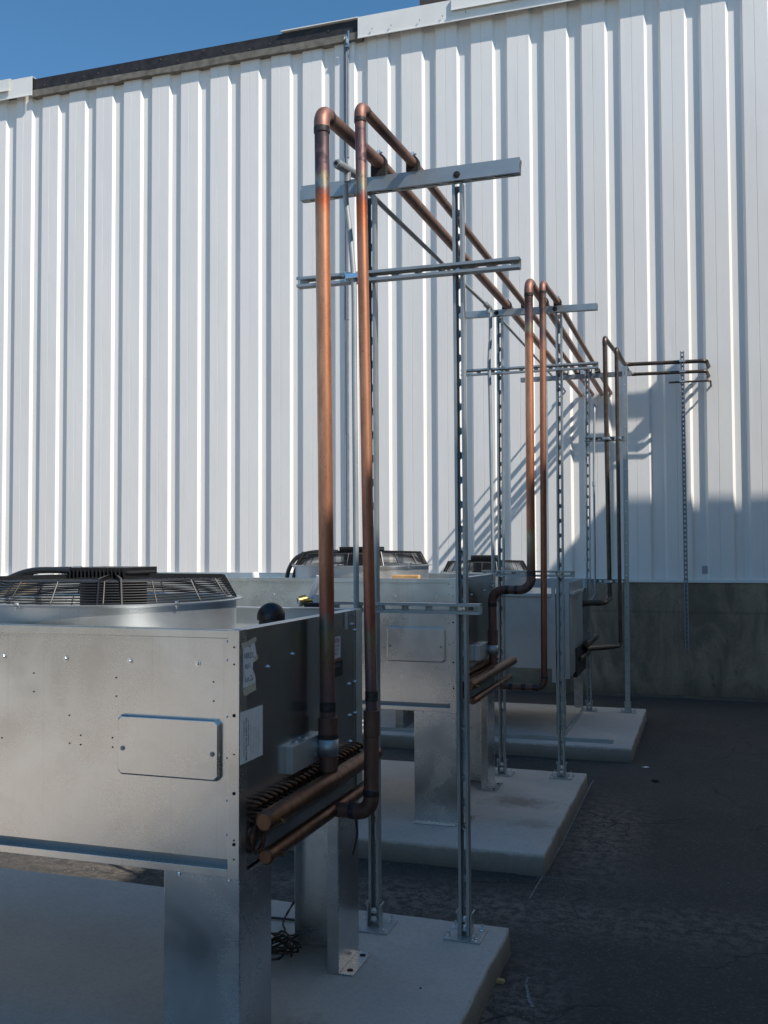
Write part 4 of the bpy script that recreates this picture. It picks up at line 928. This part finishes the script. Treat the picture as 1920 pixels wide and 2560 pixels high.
for q in ([(2.616, 1.384), (2.700, 1.394), (2.712, 1.402), (2.708, 1.412), (2.61, 1.398)], [(2.618, 1.262), (2.630, 1.243), (2.71, 1.252), (2.706, 1.274), (2.66, 1.272)], [(2.695, 1.336), (2.722, 1.344), (2.719, 1.358), (2.70, 1.352)]):
    b = MB(); b.prism(q, XS+0.0013, XS+0.0018, 'x'); b.build('tape', M_TAPE, nt_)
text(nt_, 'VRR27L', (XS+0.0016, 2.628, 1.352), 0.024, M_INKB, RX, sx=0.85); text(nt_, 'NU-I', (XS+0.0016, 2.634, 1.322), 0.022, M_INKB, RX, sx=0.8)
text(nt_, 'Lot 2', (XS+0.0016, 2.634, 1.284), 0.024, M_INKB, RX, sx=0.9)
sh = empty('spec_sheet', (XS, 2.68, 1.12), 'white printed specification sheet stuck sideways on the side panel below the note', 'label')
b = MB(); b.box(XS+0.0002, XS+0.0012, 2.604, 2.757, 1.047, 1.199); b.build('sheet', M_PAPER, sh)
RXV = (math.radians(90), math.radians(0), math.radians(90))
def vtext(parent, body, y, z, size, mat=M_INK, off=0.0):   # reads bottom to top
    o = text(parent, body, (XS+0.0016, y, z), size, mat, (0, 0, 0), off=off)
    o.rotation_euler = (Matrix(((0, 0, 1), (0, 0, 0), (0, 0, 0))).to_euler() if False else (0, 0, 0))
    m = Matrix(((0, 0, 1), (0, -1, 0), (1, 0, 0)))   # text x->world z, text y->world -y, normal->+x
    m = Matrix((Vector((0, 0, 1)), Vector((0, -1, 0)), Vector((1, 0, 0)))).transposed()
    o.rotation_euler = m.to_euler(); return o
vtext(sh, 'REMOTE CONDENSER', 2.632, 1.068, 0.0105); vtext(sh, 'MOLSTE-TA-61RC-120', 2.648, 1.053, 0.0128, off=0.0003)
vtext(sh, 'EQUIPMENT SUPPLIED BY', 2.660, 1.095, 0.0065, off=0.0002); vtext(sh, 'condenser fan motor 208 volt 3 phase 60 hertz', 2.674, 1.055, 0.0052)
for i, s_ in enumerate(('refrigerant charge and leak test pressure', 'install in accordance with the drawings', 'see the wiring diagram inside the cover', 'ambient design temperature and capacity')): vtext(sh, s_, 2.692+i*0.013, 1.055, 0.0055, M_GREYPC)
for z in (1.19, 1.183): pass
cl = empty('caution_label', (XS, 3.38, 1.3), 'white caution label with red lettering behind the thickest copper riser', 'label')
b = MB(); b.box(XS+0.0002, XS+0.0012, 3.30, 3.430, 1.268, 1.352); b.build('label_sheet', simple('label_white', (0.66, 0.66, 0.68, 1), 0.5), cl)
text(cl, 'CAUTION', (XS+0.0016, 3.305, 1.330), 0.024, M_RED, RX, sx=1.0, off=0.0004)
for i, s_ in enumerate(('REMOVE ALL POWER', 'BEFORE SERVICING', 'THIS EQUIPMENT')): text(cl, s_, (XS+0.0016, 3.308, 1.315-i*0.014), 0.0115, M_RED, RX)
b = MB(); b.box(XS+0.0013, XS+0.0017, 3.30, 3.430, 1.268, 1.273); b.build('red_border', M_RED, cl)
bl = empty('black_label', (XS, 3.38, 1.24), 'small black label just below the white caution label', 'label')
b = MB(); b.box(XS+0.0002, XS+0.0012, 3.32, 3.450, 1.205, 1.262); b.build('label_sheet', M_BLKLAB, bl)
text(bl, 'DANGER', (XS+0.0016, 3.355, 1.24), 0.018, M_GREYPC, RX)
pl = MB(); pl.box(XS, XS+0.002, 3.475, 3.505, 1.372, 1.435)
tag(pl.build('tag_plate', simple('grey_tag', (0.42, 0.43, 0.44, 1), 0.5)), 'small grey tag at the top rear corner of the nearest unit side panel', 'tag')

# ------------------------------------------------------------------ small things
# receiver dome
dm = empty('dome_cover', (-1.527, 3.3, 1.34), 'glossy black domed cover standing on the deck of the nearest unit', 'cover')
b = MB(); R_ = 0.052; pr = [(0.044, 1.344), (0.046, 1.40), (0.045, 1.415), (R_, 1.417), (R_, 1.43)]+[(R_*math.cos(t), 1.43+R_*math.sin(t)) for t in [k*PI/20 for k in range(1, 10)]]+[(0.001, 1.43+R_)]
b.lathe(pr, (-1.527, 3.3, 0), 36); b.build('dome', simple('glossy_black_plastic', (0.014, 0.014, 0.016, 1), 0.28), dm, smooth=True, ang=50)
# gauge + tube valve on the rear rim
ga = empty('pressure_gauge', (-1.54, 3.62, 1.45), 'small brass gauge with a sight tube on the rear rim of the nearest unit', 'gauge')
MB().tube([(-1.548, 3.605, 1.468), (-1.525, 3.625, 1.474)], 0.0215, 28).build('gauge_case', M_BRASS, ga, smooth=True)
MB().tube([(-1.5505, 3.603, 1.4675), (-1.5482, 3.605, 1.468)], 0.0185, 28).build('dial', simple('dial_face', (0.72, 0.70, 0.66, 1), 0.4), ga)
MB().tube([(-1.5515, 3.602, 1.464), (-1.551, 3.599, 1.478)], 0.0012, 6).build('needle', M_INK, ga)
MB().tube([(-1.505, 3.63, 1.478), (-1.470, 3.63, 1.568)], [0.0125, 0.013], 10).build('sight_tube', simple('cloudy_glass', (0.55, 0.55, 0.57, 1), 0.25), ga)
MB().tube([(-1.525, 3.625, 1.470), (-1.50, 3.63, 1.474), (-1.485, 3.63, 1.468)], [0.008, 0.011, 0.008], 10).build('valve_body', M_BRASS, ga, smooth=True)
b = MB(); b.box(-1.525, -1.44, 3.60, 3.65, 1.446, 1.461); b.build('foot', M_RUBBER, ga, bevel=0.004)
b = MB(); b.box(-1.49, -1.43, 3.61, 3.64, 1.461, 1.495); b.build('bracket', M_RING, ga, bevel=0.002)
# wood block on unit 2
b = MB(); b.box(-1.775, -1.615, 5.53, 5.58, 1.445, 1.518)
tag(b.build('wood_block', simple('pine_wood', (0.62, 0.36, 0.15, 1), 0.7, 0, 0.2, 25), bevel=0.003), 'short orange pine block lying on the deck edge of the middle unit', 'wood block')
b = MB(); b.lathe([(0.001, 1.532), (0.015, 1.53), (0.022, 1.522), (0.025, 1.508), (0.025, 1.42)], (-2.70, 5.60, 0), 24)
tag(b.build('white_cap', simple('white_plastic', (0.8, 0.79, 0.76, 1), 0.4), smooth=True), 'small round white cap behind the front rim of the middle unit, left of the fan', 'cap')
# flexible conduits to the fan motors
def flex(name, pts, label, r=0.0125, grp='black flexible conduits'):
    P = spline(pts, 26); o = MB().tube(P, r, 14, corr=0.0012).build(name, M_CABLE, smooth=True, ang=60); return tag(o, label, 'conduit', grp)
flex('flexible_conduit', [(-2.18, 3.05, 1.598), (-2.32, 3.05, 1.602), (-2.41, 3.05, 1.594), (-2.50, 3.05, 1.564), (-2.57, 3.05, 1.527), (-2.63, 3.05, 1.475), (-2.66, 3.05, 1.40), (-2.665, 3.05, 1.345)], 'black ribbed conduit arching left from the fan motor of the nearest unit')
flex('flexible_conduit', [(-2.20, 3.2, 1.600), (-2.38, 3.2, 1.602), (-2.49, 3.2, 1.590), (-2.60, 3.2, 1.55), (-2.70, 3.2, 1.48), (-2.73, 3.2, 1.40), (-2.735, 3.2, 1.345)], 'second black conduit just behind the arching one over the nearest fan guard', 0.010)
MB_ = MB().tube([(-2.225, 3.08, 1.600), (-2.19, 3.08, 1.600)], 0.017, 8)
tag(MB_.build('conduit_fitting', M_GREYPC), 'grey fitting joining the black ribbed conduit to the nearest fan motor', 'fitting')
flex('flexible_conduit', [(-2.24, 5.85, 1.655), (-2.40, 5.82, 1.652), (-2.50, 5.8, 1.62), (-2.555, 5.8, 1.55), (-2.575, 5.8, 1.47), (-2.578, 5.8, 1.405)], 'outer black conduit looping down left of the middle fan', 0.0145)
flex('flexible_conduit', [(-2.24, 5.90, 1.648), (-2.36, 5.86, 1.645), (-2.45, 5.82, 1.61), (-2.505, 5.8, 1.55), (-2.525, 5.8, 1.47), (-2.528, 5.8, 1.405)], 'inner black conduit looping down left of the middle fan', 0.0145)
# dangling cable and coil of chain
o = MB().tube(spline([(-1.19, 3.22, 0.80), (-1.178, 3.24, 0.74), (-1.18, 3.26, 0.69), (-1.188, 3.27, 0.65), (-1.204, 3.28, 0.60)], 10), 0.0042, 8).build('dangling_cable', M_CABLE, smooth=True)
tag(o, 'short black cable end hanging below the elbow of the thin nearest riser', 'cable')
pts = []
for i in range(34):
    a = i*1.35; r = 0.055+0.028*math.sin(i*2.3)
    pts.append((-1.60+r*math.cos(a)*1.2, 3.50+r*math.sin(a)*1.5, 0.122+0.022*abs(math.sin(i*0.9))+i*0.0011))
pts += [(-1.62, 3.62, 0.14), (-1.66, 3.72, 0.125), (-1.70, 3.80, 0.13), (-1.66, 3.86, 0.22), (-1.60, 3.88, 0.34), (-1.58, 3.9, 0.42)]
o = MB().tube(spline(pts, 6), 0.0055, 7, corr=0.0022).build('chain_pile', M_ROPE, smooth=True, ang=70)
tag(o, 'loose pile of dark brown chain on the nearest pad between the unit legs', 'chain')
o = MB().tube(spline([(-1.9, 3.82, 0.118), (-1.75, 3.84, 0.118), (-1.6, 3.845, 0.118), (-1.45, 3.83, 0.118)], 8), 0.0055, 8).build('cable_on_pad', M_CABLE, smooth=True)
tag(o, 'black cable lying straight across the rear of the nearest pad', 'cable')
# litter and marks
b = MB(); b.prism([(-0.80, 0.0), (-0.768, 0.0), (-0.765, 0.012), (-0.775, 0.016), (-0.795, 0.016), (-0.80, 0.010)], 3.775, 3.795, 'y')
tag(b.build('stub', simple('tan_foam', (0.50, 0.33, 0.14, 1), 0.8), bevel=0.003), 'small tan stub on the asphalt beside the right edge of the nearest pad', 'litter')
def pebble(x, y, z, r, col, label, cat='litter', nm='scrap'):
    b = MB(); b.lathe([(r*0.3, 0), (r, r*0.2), (r*0.8, r*0.5), (r*0.2, r*0.6)], (x, y, z), 7)
    tag(b.build(nm, simple(nm+'_mat', col, 0.8)), label, cat)
pebble(-0.994, 3.409, 0.11, 0.005, (0.02, 0.02, 0.02, 1), 'tiny black bit on the nearest pad in front of the right post')
pebble(-0.378, 7.319, 0.0, 0.03, (0.015, 0.015, 0.015, 1), 'dark lump of tar on the asphalt right of the middle pad corner')
b = MB(); b.add([(-0.50, 7.74, 0.006), (-0.46, 7.72, 0.008), (-0.44, 7.76, 0.005), (-0.47, 7.78, 0.006)], [(0, 1, 2, 3)])
tag(b.build('paper_scrap', M_PAPER), 'torn white paper scrap on the asphalt near the farthest pad', 'litter')
def chalk(pts, w_, label, nm='chalk_line'):
    b = MB(); P = [Vector((x, y, 0.004)) for x, y in pts]
    for i in range(len(P)-1):
        d = (P[i+1]-P[i]); n_ = Vector((-d.y, d.x, 0)).normalized()*w_*random.uniform(.6, 1.2); b.add([P[i]-n_, P[i]+n_, P[i+1]+n_, P[i+1]-n_], [(0, 1, 2, 3)])
    tag(b.build(nm, simple('pale_chalk', (0.20, 0.21, 0.22, 1), 0.9, 0, 0.5, 60)), label, 'chalk line', 'pale marks on the asphalt')
chalk([(-0.83, 4.71), (-0.828, 4.85), (-0.824, 5.0), (-0.812, 5.2), (-0.806, 5.6), (-0.805, 6.3), (-0.806, 7.1), (-0.80, 7.22)], 0.0035, 'pale line running along the right edge of the middle pad and past its corner')
chalk([(-0.95, 5.04), (-0.82, 5.045), (-0.72, 5.05), (-0.6, 5.055)], 0.0035, 'short pale line crossing at the front right corner of the middle pad')
chalk([(-0.69, 3.86), (-0.686, 3.80), (-0.67, 3.74), (-0.655, 3.68), (-0.63, 3.62)], 0.006, 'short pale smear on the asphalt right of the nearest pad')

# crumbling ledge of grout where the foundation meets the asphalt
b = MB(); rnd = random.Random(3); n = 260; x0_, x1_ = -9.0, 4.0; top = []; 
for i in range(n+1):
    x = x0_+(x1_-x0_)*i/n; d = 0.10+0.03*math.sin(i*0.21)+0.02*math.sin(i*0.67)+rnd.uniform(-.012, .012)
    h = 0.016+rnd.uniform(-.004, .006)
    top += [(x, WY-0.021, h+0.006), (x, WY-0.03-d*0.6, h), (x, WY-0.03-d, 0.001)]
b.add(top, [(3*i+k, 3*i+3+k, 3*i+4+k, 3*i+1+k) for i in range(n) for k in range(2)])
b.build('footing_ledge', concrete('ledge_grout', (0.10, 0.085, 0.065, 1), (0.17, 0.145, 0.11, 1), dirty=True, scale=3), wh, smooth=True, ang=60)
# loose grit
b = MB(); rnd = random.Random(11)
def stone(x, y, z, r):
    k = [Vector((rnd.uniform(.5, 1), 0, 0)), Vector((-rnd.uniform(.5, 1), 0, 0)), Vector((0, rnd.uniform(.5, 1), 0)), Vector((0, -rnd.uniform(.5, 1), 0)), Vector((0, 0, rnd.uniform(.4, .8))), Vector((0, 0, -.3))]
    a = rnd.uniform(0, 6.28); m = Matrix.Rotation(a, 3, 'Z')
    b.add([m @ (q*r)+Vector((x, y, z+r*0.2)) for q in k], [(0, 2, 4), (2, 1, 4), (1, 3, 4), (3, 0, 4), (2, 0, 5), (1, 2, 5), (3, 1, 5), (0, 3, 5)])
for i in range(2600):
    t = rnd.random()
    if t < 0.30: x, y = rnd.uniform(-3.6, -0.4), 4.08+abs(rnd.gauss(0, .25))
    elif t < 0.42: x, y = rnd.uniform(-3.6, -0.6), 5.05-abs(rnd.gauss(0, .08))
    elif t < 0.60: x, y = -0.79+abs(rnd.gauss(0, .22)), rnd.uniform(2.2, 7.2)
    elif t < 0.68: x, y = rnd.uniform(-3.6, -0.4), 6.97+abs(rnd.gauss(0, .2))
    elif t < 0.76: x, y = rnd.uniform(-2, 3), WY-0.16-abs(rnd.gauss(0, .08))
    else: x, y = rnd.uniform(-0.7, 2.6), rnd.uniform(2.2, 11.2)
    if (x < -0.80 and (y < 4.07 or 5.05 < y < 6.96)) or (x < -0.58 and 7.88 < y < 9.87): continue
    stone(x, y, 0, rnd.uniform(0.0015, 0.0045) if rnd.random() < .93 else rnd.uniform(.005, .009))
for i in range(120): stone(rnd.uniform(-2.0, -0.85), rnd.choice([rnd.uniform(2.2, 4.0), rnd.uniform(5.1, 6.9)]), 0.11, rnd.uniform(0.001, 0.0025))
tag(b.build('loose_grit', simple('grit', (0.20, 0.18, 0.155, 1), 0.9, 0, 0.5, 40)), None, None, kind='stuff')
